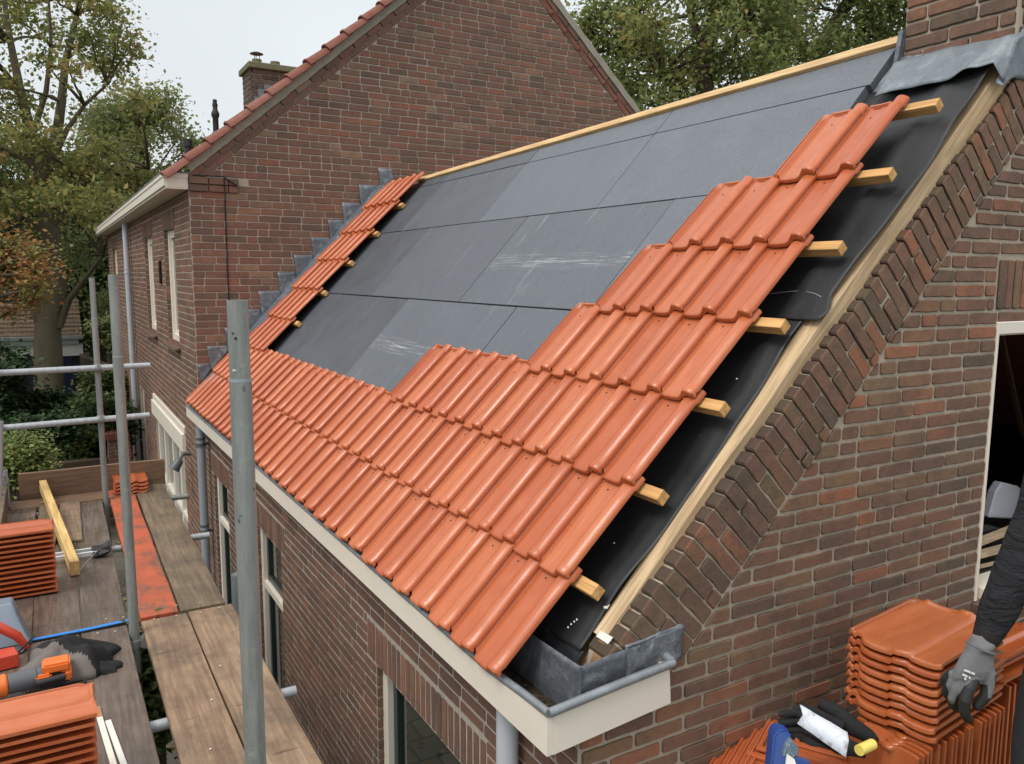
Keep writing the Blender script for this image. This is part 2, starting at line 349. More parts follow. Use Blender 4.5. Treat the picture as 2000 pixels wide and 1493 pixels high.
def bond(mb, fr, a0, a1, b0, b1, h=.0625, L=.22, j=.009, openings=(), clips=(), noclip=None, skip=None, rng=random, **kw):
    rows = int(round((b1 - b0) / h))
    for r in range(rows):
        z0, z1 = b0 + r * h, b0 + (r + 1) * h; zm = (z0 + z1) / 2
        iv = [(a0, a1)]
        for (oa, ob, oc, od) in openings:
            if oc < zm < od:
                nv = []
                for (s, t) in iv:
                    if ob <= s or oa >= t: nv.append((s, t)); continue
                    if oa > s: nv.append((s, oa))
                    if ob < t: nv.append((ob, t))
                iv = nv
        for (s, t) in iv:
            first = math.floor((s - a0) / L) * L + a0 + (L / 2 if r % 2 else 0) - L; x = first
            x += rng.uniform(-.012, .012)
            while x < t:
                ln = L
                if rng.random() < .10: ln = L * .5
                ln += rng.uniform(-.006, .006)
                x0, x1 = max(x, s), min(x + ln, t)
                if t - x1 < .035: x1 = t
                if x1 - x0 > .03 and not (skip and skip((x0 + x1) / 2, zm)):
                    P = [(x0 + j / 2, z0 + j / 2), (x1 - j / 2, z0 + j / 2), (x1 - j / 2, z1 - j / 2), (x0 + j / 2, z1 - j / 2)]
                    for c in (() if noclip and noclip((x0 + x1) / 2, zm) else clips):
                        P = clip(P, c)
                        if len(P) < 3: break
                    if len(P) >= 3 and abs(area(P)) > .001: lay(mb, fr, P, rng=rng, **kw)
                x += ln
                if x1 == t: break
def sheet(mb, fr, outer, holes=(), d=0, mi=0):
    O, A, B, N = fr; loops = [outer] + list(holes); pts = [p for l in loops for p in l]
    tri = tessellate_polygon([[Vector((p[0], p[1], 0)) for p in l] for l in loops]); fs = []
    for t in tri:
        P = [pts[i] for i in t]; fs.append(tuple(t) if area(P) > 0 else tuple(t[::-1]))
    mb.add([O + A * p[0] + B * p[1] + N * d for p in pts], fs, mi)
def rect(a, b, c, d): return [(a, c), (b, c), (b, d), (a, d)]
def quad_reveal(mb, fr, r, depth, mi=0):
    O, A, B, N = fr; a, b, c, d = r; k = rect(a, b, c, d)
    for i in range(4):
        p, q = k[i], k[(i + 1) % 4]; v = [O + A * x + B * y + N * h for (x, y), h in ((p, 0), (q, 0), (q, -depth), (p, -depth))]; mb.add(v, [(0, 1, 2, 3)], mi)
# ------------------------------------------------------------------ roof frame
PIT = 0.82083; CP, SP = math.cos(PIT), math.sin(PIT); CC = 0.39675
def RF(u, v, off=0): return Vector((v * CP - off * SP, u, v * SP + off * CP))
def RM(u, v, off=0, tilt=0, yaw=0):  # local x = -u (to the right), y = up the slope, z = normal
    Mx = Matrix(((0, CP, -SP, 0), (-1, 0, 0, 0), (0, SP, CP, 0), (0, 0, 0, 1)))
    Mx.translation = RF(u, v, off)
    return Mx @ Matrix.Rotation(tilt, 4, 'X') @ Matrix.Rotation(yaw, 4, 'Z')
GZ = -2.75
def slope_local(o, u, v):
    Mx = RM(u, v, 0); o.data.transform(Matrix.Translation(o.location)); o.data.transform(Mx.inverted()); o.matrix_world = Mx; return o
def struct(o): o['kind'] = 'structure'; return o

# ------------------------------------------------------------------ ground
m = M('soil and grass', .95, .1); v = m.coord(rnd=False)
c = m.mix(m.ramp(m.noise(v, .8, 6, .7), [(.4, 0.0), (.6, 1.0)]), (.035, .045, .018), (.075, .058, .040)); c = m.mix(m.ramp(m.noise(v, 14, 6, .8), [(.5, 0.0), (.7, .7)]), c, (.10, .075, .045))
m.color(c); m.bump(m.noise(v, 9, 6), 1, .05)
g = MB(); N = 24
vs = [(-60 + 150 * i / N, -12 + 110 * j / N, GZ + .02 * math.sin(i * 3.1 + j * 1.7)) for j in range(N + 1) for i in range(N + 1)]
g.add(vs, [(j * (N + 1) + i, j * (N + 1) + i + 1, (j + 1) * (N + 1) + i + 1, (j + 1) * (N + 1) + i) for j in range(N) for i in range(N)])
struct(g.build('ground', m.m, smooth=180))
m = M('paving stones', .85, .2); v = m.coord(rnd=False); q = m.n('TexBrick'); q.inputs['Scale'].default_value = 3.3; q.inputs['Color1'].default_value = (.12, .11, .095, 1); q.inputs['Color2'].default_value = (.19, .17, .14, 1); q.inputs['Mortar'].default_value = (.05, .06, .03, 1); q.inputs['Mortar Size'].default_value = .03
q.offset = .5; q.inputs['Brick Width'].default_value = 1; q.inputs['Row Height'].default_value = 1; m.l(v, q.inputs['Vector']); m.color(m.mix(m.math('MULTIPLY', m.noise(v, 3, 6, .7), .7), q.outputs[0], (.05, .055, .03)))
struct(MB().box((-1.4, -4, GZ - .05), (.2, 13, GZ + .03)).build('garden_path', m.m))

# ================================================================== EXTENSION with the new roof
ext = thing('brick_extension', 'brown brick house extension with a steep roof half covered in new orange tiles', 'building', (0.17, 3.3, GZ))
GY = -0.20; WX = 0.171; MYD = 6.78
F_g = frame((0, GY, 0), (1, 0, 0), (0, 0, 1))           # gable wall, a = x, b = z
F_s = frame((WX, 0, 0), (0, -1, 0), (0, 0, 1))          # side wall, a = -y, b = z
vz = lambda a: .272 + 1.035 * (a - .838)                 # valley of the brick verge
rz = lambda a: .342 + 1.0 * (a - .516)                  # outer arris of the verge
CXC = 2.33
# gable mortar slab with the window hole
winG = (2.352, 3.25, -.125, 1.145)
mb = MB()
outer = [(WX, GZ), (4.6, GZ), (4.6, 1.1), (3.35, 3.0), (CXC, 3.0), (CXC, rz(CXC) - .03), (.28, rz(.28) - .012), (WX, .06)]
sheet(mb, F_g, outer, [rect(*winG)], 0.0); quad_reveal(mb, F_g, winG, .10)
mb.prism([(WX + .1, GY + .002, .05), (.28, GY + .002, rz(.28) - .012), (CXC, GY + .002, rz(CXC) - .03), (CXC, GY + .002, 1.7), (.5, GY + .002, .1)], (0, .10, 0))
mb.build('gable_mortar', MT['mortar_near'], ext)
rg = random.Random(3)
nb = MB(); s2 = math.sqrt(1 + 1.035 ** 2)
clipv = (-1.035 / s2, 1 / s2, (.272 - 1.035 * .838) / s2 - .004)
ops = [winG, (winG[0] - .03, 4.2, 1.195, 1.42)]
bond(nb, F_g, WX - .0, 4.2, -1.32, 3.0, h=.0598, L=.218, j=.0125, openings=ops + [(2.3, 4.2, 2.15, 3.1)], clips=[clipv], noclip=lambda x, z: x < .72 and z < .03, rng=rg, d=.006, jit=.0019, seg=.035, inset=.003, tilt=.0035)
x = winG[0] - .02
while x < 3.6:                                            # soldier course over the window
    lay(nb, F_g, rect(x + .004, x + .056, 1.20, 1.412), d=.010, jit=.0015, seg=.05, rng=rg); x += .0605
nb.build('brickwork', MT['brick_near'], ext)
# verge of bricks laid square to the slope
vb = MB(); dx = 1 / math.sqrt(2); k = 0; s = 0.0; a0 = .275
pv = (a0, rz(a0))
while True:
    p0 = (pv[0] + s * dx, pv[1] + s * dx)
    if p0[0] > CXC + .12: break
    wd = .0628; o = rg.uniform(-.004, .006); n1 = (dx, -dx)
    def at(t, n): return (p0[0] + t * dx + n * n1[0], p0[1] + t * dx + n * n1[1])
    vd = .31; cut = .108 + rg.uniform(-.006, .006)
    if k % 2 == 0: parts = [(o - .003, .212), (.220, vd)] if rg.random() < .3 else [(o - .003, vd)]
    else: parts = [(o - .003, cut - .005), (cut + .005, vd)]
    cl = (1.035 / s2, -1 / s2, -((.272 - 1.035 * .838) / s2) - .004)
    for (n0, n2) in parts:
        P = clip([at(.0045, n0), at(.0045, n2), at(wd - .0045, n2), at(wd - .0045, n0)], cl)
        if len(P) >= 3 and abs(area(P)) > .0006: lay(vb, F_g, P, d=.007 + rg.uniform(-.002, .004), back=.098 if n0 < .05 else .02, jit=.0015, seg=.035, inset=.0045, rng=rg, moss=1.0 if rg.random() < .6 else .3, tilt=.004)
    s += wd; k += 1
vb.build('verge_bricks', MT['brick_near'], ext)
# interior seen through the open gable window
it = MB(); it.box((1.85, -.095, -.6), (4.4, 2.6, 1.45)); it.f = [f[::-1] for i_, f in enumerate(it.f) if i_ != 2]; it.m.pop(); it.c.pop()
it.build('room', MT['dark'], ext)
wf = MB()                                                # cream window frame
a, b, c, d = winG
for lo, hi in (((a + .001, GY + .03, c), (a + .05, GY + .1, d)), ((a + .05, GY + .032, d - .065), (b, GY + .1, d)), ((a + .05, GY - .03, c), (b, GY + .1, c + .055))): wf.box(lo, hi)
wf.box((a - .004, GY - .012, c), (a + .012, GY + .03, d)); wf.box((a + .012, GY - .010, d - .055), (b, GY + .032, d))
gw = wf.build('window', MT['cream'], ext, bevel=.003)
mb = MB().tube([(2.75, .3, -.3), (2.62, .55, 1.4)], .03, 4).tube([(3.0, .4, -.3), (2.95, .7, 1.4)], .025, 4); mb.build('brace', wood_mat('dark timber', (.10, .06, .03), (.16, .09, .05), 2), gw)
mb = MB().box((a - .02, GY - .06, c - .07), (b, GY + .1, c - .004)); mb.build('sill', MT['brick_side'], gw, bevel=.004)
# debris on the inner sill of the window
def at_y(px, py, y):
    d = FWD + RIGHT * ((px - 1000) / 1568.7) - UP * ((py - 746.5) / 1568.7); return CAM + d * ((y - CAM.y) / d.y)
def stick(nm, a, b, ya, yb, th, mt, lb, ct):
    A, B = at_y(*a, ya), at_y(*b, yb); o = MB().tube([A, B], th, 4, sq=.45).build(nm, mt, base=A); tag(o, lb, ct)
INW = wood_mat('indoor timber', (.40, .29, .18), (.5, .38, .25), 0, False); GI = plain('grey indoor plastic', (.45, .47, .52), .5)
stick('plank', (1905, 1062), (2010, 1020), .0, .06, .022, INW, 'upper pale plank lying inside the open gable window', 'plank')
stick('plank', (1905, 1085), (2010, 1058), -.02, .02, .022, INW, 'lower pale plank lying inside the open gable window', 'plank')
stick('batten', (1900, 1110), (2010, 1085), -.05, -.03, .010, INW, 'thin batten just behind the gable window sill', 'batten')
stick('brace_board', (1955, 650), (1998, 850), .30, .34, .035, wood_mat('dark indoor timber', (.16, .09, .05), (.22, .13, .07), 2, False), 'dark brown timber brace seen through the top of the gable window', 'brace')
q = [at_y(*p_, .12) for p_ in ((1932, 1012), (1946, 962), (1958, 942), (1990, 950), (2005, 965), (2000, 1015))]
o = MB().prism(q, (0, .05, 0)).build('plastic_cover', GI, bevel=.008, base=q[0]); tag(o, 'pale grey plastic cover standing in the dark room behind the gable window', 'cover')
q = [at_y(*p_, .05) for p_ in ((1908, 1075), (1912, 1035), (1940, 1028), (1985, 1040), (2000, 1080))]
o = MB().prism(q, (0, .05, 0)).build('black_sack', MT['black'], bevel=.01, base=q[0]); tag(o, 'crumpled black sack in the room behind the gable window', 'sack')
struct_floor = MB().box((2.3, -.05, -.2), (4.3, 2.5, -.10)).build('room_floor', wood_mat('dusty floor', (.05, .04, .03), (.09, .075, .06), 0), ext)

# side wall with windows --------------------------------------------
F = F_s
W = {'near': (-1.647, -.45, -2.2, -.70), 'mid': (-4.442, -3.62, -2.3, -.70), 'far': (-6.37, -5.62, -2.5, -.70)}
lint = {'near': (-1.775, -.42, -.70, -.485), 'mid': (-4.56, -3.5, -.70, -.485), 'far': (-6.5, -5.5, -.70, -.485)}
mb = MB(); sheet(mb, F, [(-MYD, GZ), (-GY, GZ), (-GY, -.02), (-MYD, -.02)], [rect(*r) for r in W.values()])
for r in W.values(): quad_reveal(mb, F, r, .11)
mb.build('side_mortar', MT['mortar_side'], ext)
sb = MB(); rg = random.Random(5)
bond(sb, F, -MYD, -GY, GZ + .02, -.03, h=.0595, L=.215, j=.010, openings=list(W.values()) + list(lint.values()), rng=rg, d=.003, jit=.0012, seg=.07, inset=.0025, tilt=.0012)
for (la, lb, lc, ld) in lint.values():
    x = la
    while x < lb - .05: lay(sb, F, rect(x + .004, x + .055, lc + .004, ld - .004), d=.0035, jit=.001, seg=.08, rng=rg); x += .059
for (a, b, c, d) in W.values():                          # brick reveals on the far side of each opening
    Fr = frame((WX, -a, 0), (-1, 0, 0), (0, 0, 1)); Fr = frame((WX + .105, -a + 0, 0), (-1, 0, 0), (0, 0, 1)); z = c
    Fr = (Vector((WX + .105, -a, 0)), Vector((-1, 0, 0)), Vector((0, 0, 1)), Vector((0, -1, 0)))
    while z < d: lay(sb, Fr, rect(.0, .101, z + .004, min(z + .0555, d)), d=.006, back=.004, jit=.001, seg=.06, rng=rg); z += .0595
sb.build('brickwork', MT['brick_side'], ext)
def side_window(nm, r, transom=None, mull=None):
    a, b, c, d = r; y0, y1 = -b, -a; x0 = WX + .045
    fr = MB(); X = x0 + .07
    for lo, hi in (((x0, y0, c), (X, y0 + .05, d)), ((x0 - .012, y1 - .065, c), (X, y1, d)), ((x0 + .001, y0 + .05, d - .04), (X, y1 - .065, d))): fr.box(lo, hi)
    if transom: fr.box((x0 - .006, y0 + .05, transom - .03), (X - .002, y1 - .065, transom + .03))
    f = fr.build(nm, MT['cream'], ext, bevel=.003)
    sa = MB(); xs = x0 + .022
    tops = [(c, transom - .03), (transom + .03, d - .04)] if transom else [(c, d - .04)]
    for (q0, q1) in tops:
        for lo, hi in (((xs, y0 + .05, q0), (xs + .04, y0 + .1, q1)), ((xs, y1 - .12, q0), (xs + .04, y1 - .065, q1)), ((xs + .001, y0 + .1, q1 - .05), (xs + .04, y1 - .12, q1)), ((xs + .001, y0 + .1, q0), (xs + .04, y1 - .12, q0 + .055))): sa.box(lo, hi)
    sa.build('sash', MT['green'], f, bevel=.003)
    gl = MB()
    for (q0, q1) in tops: gl.box((xs + .02, y0 + .1, q0 + .05), (xs + .026, y1 - .12, q1 - .05))
    gl.build('pane', MT['glass'], f)
side_window('window', W['near']); side_window('window', W['mid'], -1.21); side_window('window', W['far'], -1.18)

# roof deck, rafters etc. under everything
mb = MB()
P = [RF(-.105, .16, -.165), RF(-.105, 3.3, -.165), RF(MYD, 3.3, -.165), RF(MYD, .16, -.165)]
mb.prism([P[0], P[3], P[2], P[1]], RF(0, 0, -.05) - RF(0, 0, 0)); mb.build('roof_deck', wood_mat('roof boards', (.20, .13, .07), (.30, .2, .11), 0), ext)
mb = MB(); mb.prism([(2.40, .31, 2.24), (2.40, MYD, 2.24), (4.4, MYD, .4), (4.4, .31, .4)], (0, 0, -.05)); mb.build('rear_roof', MT['oldtile'], ext)
# verge board of pale pine (along the slope)
mb = MB(); X = RM(0, 0, 0)
n = 26; pts = []
for i in range(n):
    v = .315 + (3.20 - .315) * i / (n - 1); u0 = -.085 + .0015 * math.sin(i * 1.3); ww = .064 + .040 * (i / (n - 1)); top = -.122 - .003 * math.sin(i * .9) - .028 * (i / (n - 1)) ** 2
    pts.append([RF(u0, v, top), RF(u0 - ww, v, top), RF(u0 - ww, v, top - .11), RF(u0, v, top - .11)])
vs = [p for q in pts for p in q]; fs = [(4 * i + j, 4 * i + 4 + j, 4 * i + 4 + (j + 1) % 4, 4 * i + (j + 1) % 4) for i in range(n - 1) for j in range(4)] + [(0, 1, 2, 3), tuple(4 * n - 1 - i for i in range(4))]
mb.add(vs, [f[::-1] for f in fs]); 
vbd = slope_local(mb.build('verge_board', wood_mat('pale verge pine', (.52, .36, .20), (.70, .52, .32), 1, True), bevel=.002), -.15, .3); tag(vbd, 'long pale pine board running up the verge between black underlay and old bricks', 'board')
mb = MB(); mb.prism([RF(-.122, .23, -.15), RF(-.178, .225, -.15), RF(-.183, .315, -.125), RF(-.119, .315, -.123)][::-1], RF(0, 0, -.07) - RF(0, 0, 0)); o = mb.build('wood_block', wood_mat('old pine', (.25, .14, .06), (.38, .22, .10), 0), bevel=.003, base=RF(-.15, .25, -.2)); tag(o, 'short brown timber offcut at the lower end of the pale verge board', 'wood block')
o = MB().prism([RF(-.117, .308, -.118), RF(-.182, .308, -.118), RF(-.184, .335, -.118), RF(-.117, .332, -.118)][::-1], RF(0, 0, .002) - RF(0, 0, 0)).build('tape', MT['white'], base=RF(-.15, .32, -.12)); tag(o, 'strip of whitish tape wrapped over the foot of the pale verge board', 'tape')

# ------------------------------------------------------------------ underlay membrane (two sheets)
def membrane(name, v0, v1, off, edge, label, u_in=.62):
    nu, nv = 46, 90; vs = []
    for j in range(nv):
        v = v0 + (v1 - v0) * j / (nv - 1)
        ue = edge(v)
        for i in range(nu):
            t = i / (nu - 1); u = u_in + (ue - u_in) * t
            h = off + .008 * math.exp(-((u + .02 + .02 * math.sin(v * 2.1)) / .035) ** 2) + .007 * math.sin(v * 5 + u * 9) * max(0, 1 - abs(u) * 2.2) + .004 * math.sin(v * 17 + 6 * u) * t - .006 * math.exp(-((u - .12) / .08) ** 2)
            h += .004 * math.sin(v * 11.3 + 2) * t ** 6 + .010 * t ** 4
            vs.append(RF(u, v, h))
    mb = MB().add(vs, [(j * nu + i, j * nu + i + 1, (j + 1) * nu + i + 1, (j + 1) * nu + i) for j in range(nv - 1) for i in range(nu - 1)])
    o = mb.build(name, MT['membrane'], smooth=80, base=RF(.2, (v0 + v1) / 2, -.13)); tag(o, label, 'membrane'); sm = o.modifiers.new('thickness', 'SOLIDIFY'); sm.thickness = .0012; return o
e1 = lambda v: -.098 - .012 * (v - .2) / 1.5 + .008 * math.sin(v * 4.5 + .5)
e2 = lambda v: (-.158 - .031 * (v - 1.7) + .014 * math.sin(v * 4.2 + 1.0)) - (.05 * max(0, 1 - abs(v - 1.74) / .1)) 
membrane('underlay_sheet', .235, 1.80, -.124, e1, 'lower sheet of black underlay between orange tiles and pale verge board')
membrane('underlay_sheet', 1.70, 3.2, -.112, e2, 'upper sheet of black underlay overlapping the lower one, below the lead at the chimney')
# lower end of the membrane hanging into the gutter
mb = MB(); vs = []
for j in range(14):
    t = j / 13
    for i in range(24):
        u = .5 - .60 * i / 23; q = RF(u, .245, -.126 + .012 * math.exp(-((u + .02) / .035) ** 2)); vs.append(q + Vector((-.035 * t - .02 * t * t, 0, -.10 * t ** 1.3)) + Vector((.006 * math.sin(u * 30 + 3 * t), 0, 0)))
mb.add(vs, [(j * 24 + i, (j + 1) * 24 + i, (j + 1) * 24 + i + 1, j * 24 + i + 1) for j in range(13) for i in range(23)])
o = mb.build('underlay_flap', MT['membrane'], smooth=80, base=RF(.2, .2, -.15)); tag(o, 'black underlay flap hanging down into the gutter corner', 'membrane')

def at_roof(px, py, off):
    d = FWD + RIGHT * ((px - 1000) / 1568.7) - UP * ((py - 746.5) / 1568.7); n_ = Vector((-SP, 0, CP)); return CAM + d * ((off - CAM.dot(n_)) / d.dot(n_))
o = MB().tube([at_roof(*q, h_) for q, h_ in (((1505, 574), -.106), ((1540, 570), -.104), ((1568, 568), -.103), ((1592, 574), -.102), ((1604, 580), -.104))], .0012, 6).build('wire', MT['alu'], base=at_roof(1560, 570, -.1), smooth=60); tag(o, 'thin pale wire curling over the overlap of the black underlay', 'wire')
o = MB().prism([at_roof(*q, -.110) for q in ((1179, 1184), (1182, 1176), (1189, 1175), (1191, 1182), (1186, 1190), (1181, 1190))][::-1], RF(0, 0, .004) - RF(0, 0, 0)).build('plastic_clip', MT['white'], base=at_roof(1185, 1182, -.11)); tag(o, 'small white plastic clip on the black underlay near the gutter', 'clip')
for i, (px, py) in enumerate(((1110, 1228), (1116, 1222), (1122, 1217), (1127, 1213), (1440, 742), (1200, 1063), (1355, 800))):
    q = at_roof(px, py, -.108); o = MB().prism([q, q + Vector((.004, .001, .004)), q + Vector((.004, .007, .005)), q + Vector((.0, .006, .001))], RF(0, 0, .0015) - RF(0, 0, 0)).build('white_fleck', MT['white'], base=q); tag(o, 'tiny white fleck on the black underlay', 'fleck', 'white flecks on the black underlay')

# ------------------------------------------------------------------ insulation boards
BX = []
VT = lambda u: 3.385 - .033 * u
for v0, v1, cuts in ((2.452, 3.106, [.385, 1.905, 3.46, 5.03, 6.72]), (3.108, 3.385, [.365, 1.905, 3.46, 5.03, 6.72]), (1.65, 2.45, [.33, 1.19, 2.70, 4.355, 5.9, 6.72]), (.85, 1.645, [.36, 1.91, 3.54, 5.1, 6.72]), (.10, .845, [.36, 1.2, 2.7, 4.3, 5.9, 6.72])):
    for a, b in zip(cuts, cuts[1:]): BX.append((a, b, v0, v1))
rows = {2.452: 'third row up', 3.108: 'narrow row at the ridge', 1.65: 'second row up', .85: 'first visible row', .10: 'row under the tiles'}
cnt = {}
BM = {(2.452, 1): 'insul_light', (2.452, 2): 'insul_light', (2.452, 4): 'insul_dark', (3.108, 1): 'insul_light', (3.108, 2): 'insul_light', (3.108, 4): 'insul_dark', (1.65, 1): 'insul_light', (1.65, 2): 'insul_scuff', (.85, 2): 'insul_scuff', (.85, 1): 'insul_scuff', (1.65, 4): 'insul_dark', (1.65, 5): 'insul_dark', (.85, 3): 'insul_dark', (.85, 4): 'insul_dark'}  # paler boards towards the chimney, darker ones far off: sky sheen put into colour
for a, b, v0, v1 in BX:
    cnt[v0] = cnt.get(v0, 0) + 1; r1 = random.Random(a * 7 + v0); gp = .0022
    tl = r1.uniform(-.002, .002); top = -.072 + r1.uniform(-.002, .001)
    ta, tb = (VT(a), VT(b)) if v0 == 3.108 else (v1, v1)
    J = lambda: r1.uniform(-.0012, .0026)
    mb = MB(); mb.prism([RF(a + gp + .0018 + J(), v0 + gp + J() * .6, top), RF(a + gp + .0018 + J(), ta - gp - J() * .6, top), RF(b - gp - .0018 - J(), tb - gp - J() * .6, top + tl * .5), RF(b - gp - .0018 - J(), v0 + gp + J() * .6, top)][::-1], RF(0, 0, -.085) - RF(0, 0, 0))
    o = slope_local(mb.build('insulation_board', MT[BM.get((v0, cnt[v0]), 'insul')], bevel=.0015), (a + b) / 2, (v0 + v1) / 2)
    ordn = ['first', 'second', 'third', 'fourth', 'fifth', 'sixth'][cnt[v0] - 1]
    tag(o, 'dark insulation board, %s, %s from the chimney side' % (rows[v0], ordn), 'insulation board', 'insulation boards on the open roof slope')

# ------------------------------------------------------------------ battens
def batten(u0, u1, v, label, off=-.022, wd=.045, th=.042, mat='pine', name='tile_batten'):
    mb = MB(); r1 = random.Random(v * 31 + u0); e = r1.uniform(-.006, .006); uu0 = u0 + e
    pts = [RF(uu0, v - wd / 2, off), RF(uu0, v + wd / 2, off), RF(u1, v + wd / 2, off), RF(u1, v - wd / 2, off)]
    mb.prism(pts[::-1], RF(0, 0, -th) - RF(0, 0, 0)); o = mb.build(name, MT[mat], bevel=.002, base=RF(u0, v, off)); tag(o, label, 'batten', 'tile battens'); return o
ordw = ['zeroth', 'first', 'second', 'third', 'fourth', 'fifth', 'sixth', 'seventh', 'eighth', 'ninth', 'tenth', 'eleventh', 'twelfth', 'thirteenth', 'fourteenth', 'fifteenth', 'sixteenth', 'seventeenth', 'eighteenth', 'nineteenth', 'twentieth']
for i in range(21, 40): ordw.append(('twenty-' if i < 30 else 'thirty-') + ordw[i % 10] if i % 10 else ('thirtieth'))
USTRIP = 5.557
nleft = {3: 12, 4: 6, 5: 5, 6: 4, 7: 2}
ue = {1: -.085, 2: -.088, 3: -.10, 4: -.11, 5: -.125, 6: -.135, 7: -.135}
for k in range(1, 8):
    lab = 'square pine batten end sticking out over black underlay, %s up from the gutter' % ordw[k]
    if k <= 2: batten(ue[k], 6.7, k * CC + .028, lab)
    else: batten(ue[k], nleft[k] * .19385 - .09, k * CC + .028, lab)
for k in range(3, 8): batten(USTRIP - .075, 6.7, k * CC + .028, 'small pine batten end by the left tile strip, %s up from the gutter' % ordw[k])
# ridge batten
vr = lambda u: VT(u) + .004
o = slope_local(MB().prism([RF(.30, vr(.3), -.05), RF(.30, vr(.3) + .06, -.05), RF(5.75, vr(5.75) + .06, -.05), RF(5.75, vr(5.75), -.05)][::-1], RF(0, 0, -.08) - RF(0, 0, 0)).build('ridge_batten', wood_mat('ridge pine', (.62, .40, .18), (.78, .55, .29), 0, False), bevel=.003), 3, 3.3); tag(o, 'long bright pine batten along the ridge of the open roof', 'batten')

# ------------------------------------------------------------------ clay roof tile (one mesh)
TW, TL = .19385, .46
def prof(x):
    return prof0(x) * (.95 if x > .1 else 1)
def prof0(x):
    K = [(-.036, .002), (-.032, .011), (-.027, .012), (-.024, .002), (-.018, .002), (-.015, .010), (-.010, .010), (-.006, .001), (0, -.008), (.008, -.008), (.014, .0), (.035, -.0022), (.06, -.003), (.085, -.002), (.108, -.0008), (.120, .003), (.128, .010), (.135, .0205), (.143, .0290), (.151, .0335), (.161, .0350), (.170, .0335), (.178, .0295), (.185, .025), (.190, .0205), (.1935, .0165)]
    for (a, b), (c, d) in zip(K, K[1:]):
        if a <= x <= c: return b + (d - b) * (x - a) / (c - a)
    return K[-1][1] if x > 0 else K[0][1]
def prof_low(x):
    K = [(-.036, .002), (-.032, .012), (-.027, .012), (-.024, .003), (-.018, .003), (-.015, .011), (-.008, .011), (.002, .006), (.025, -.002), (.05, -.003), (.0835, .001), (.0865, .0085), (.120, .0115), (.127, .003), (.140, .001), (.160, .001), (.180, .004), (.1935, .010)]
    for (a, b), (c, d) in zip(K, K[1:]):
        if a <= x <= c: return b + (d - b) * (x - a) / (c - a)
    return K[-1][1]
def tile_mesh(prof=prof):
    xs = [-.036, -.032, -.027, -.024, -.018, -.015, -.010, -.006, 0, .008, .018, .035, .06, .0832, .087, .100, .112, .121, .128, .135, .143, .151, .161, .170, .178, .185, .190, .1935]
    ys = [0, .0022, .006, .012, .020, .030, .036, .045, .10, .20, .30, .398, .404, .412, .440, .446, .455, .46]
    low = prof is prof_low; top = []; bot = []; nx, ny = len(xs), len(ys)
    for y in ys:
        for x in xs:
            h = prof(x); roll = x > .112; yy = y
            # outline of the nose: tongue over the pan, roll set back with a flared lip
            if x < 0: y0 = .030
            elif x < .030: y0 = .020 * (1 - math.sqrt(max(0, 1 - (1 - x / .030) ** 2)))
            elif x < .095: y0 = 0
            elif x < .125: y0 = .010 * ((x - .095) / .03) ** 1.5
            else: y0 = .010 + (.004 if x > .185 else 0)
            yy = y0 + (TL - y0) * (y / TL) if y > .045 else y + y0 * (1 - y / .06)
            rd = {0: .0050, .0022: .0026, .006: .0008}.get(y, 0)
            if roll and y < .045 and not low: h += .0045 * math.sin(min(1, (.045 - y) / .03) * math.pi / 2)
            if not roll and x >= 0 and y < .04: h += .0012
            if y >= .404 and roll and not low: h -= .007 * min(1, (y - .398) / .014)
            if .444 < y < .457 and 0 <= x <= .118: h += .009
            if y > .412 and x < -.006: h = .001
            if x > .05 and x < .075 and y == .45: h += .002
            top.append((x, yy, h - rd)); bt = (.030 if not low and .125 < x < .19 else .019) if y < .02 else .012
            bot.append((x, yy, h - bt + (0 if y < .02 else 0)))
    n = nx * ny; vs = top + bot; fs = []
    for j in range(ny - 1):
        for i in range(nx - 1):
            a = j * nx + i; fs.append((a, a + 1, a + nx + 1, a + nx)); b = a + n; fs.append((b, b + nx, b + nx + 1, b + 1))
    for i in range(nx - 1): fs.append((i, i + n, i + 1 + n, i + 1)); a = (ny - 1) * nx + i; fs.append((a, a + 1, a + 1 + n, a + n))
    for j in range(ny - 1): a = j * nx; fs.append((a, a + nx, a + nx + n, a + n)); b = a + nx - 1; fs.append((b, b + n, b + n + nx, b + nx))
    return vs, fs
tv, tf = tile_mesh()
tm = MB().add(tv, tf, 0)
hx, hy, hr = .058, .372, .0042                            # nail hole
tm.add([(hx + hr * math.cos(t * .785), hy + hr * math.sin(t * .785), -.0022) for t in range(8)], [tuple(range(8))], 1)
tm.add([(x, y, z) for x in (.040, .078) for y in (.4335, .4365) for z in (-.002, .001)], [(0, 1, 3, 2), (4, 6, 7, 5), (0, 4, 5, 1), (2, 3, 7, 6), (1, 5, 7, 3)], 0)
TILE = tm.build('roof_tile', [MT['tile'], MT['dark']], smooth=50); tile_me = TILE.data
bpy.data.objects.remove(TILE)
tv, tf = tile_mesh(prof_low); tl_ = MB().add([(x * 1.1, y, z) for x, y, z in tv], tf, 0).build('clay_tile', [MT['tile'], MT['dark']], smooth=50); tile_low = tl_.data; bpy.data.objects.remove(tl_)
tile_wet = tile_low.copy(); tile_wet.materials[0] = MT['tilewet']
def put_tile(Mx, label, group, me=tile_me, cat='tile'):
    o = bpy.data.objects.new('clay_tile', me); COL.objects.link(o); o.matrix_world = Mx; tag(o, label, cat, group); return o
rt = random.Random(11)
TILT = -math.atan(.024 / CC)
def tile_u(i):   # left edge of tile number i (0 = verge)
    n = i + 1
    return n * TW if n <= 12 else 12 * TW + (n - 12) * (USTRIP - 12 * TW) / 17 if n <= 29 else USTRIP + (n - 29) * .1945
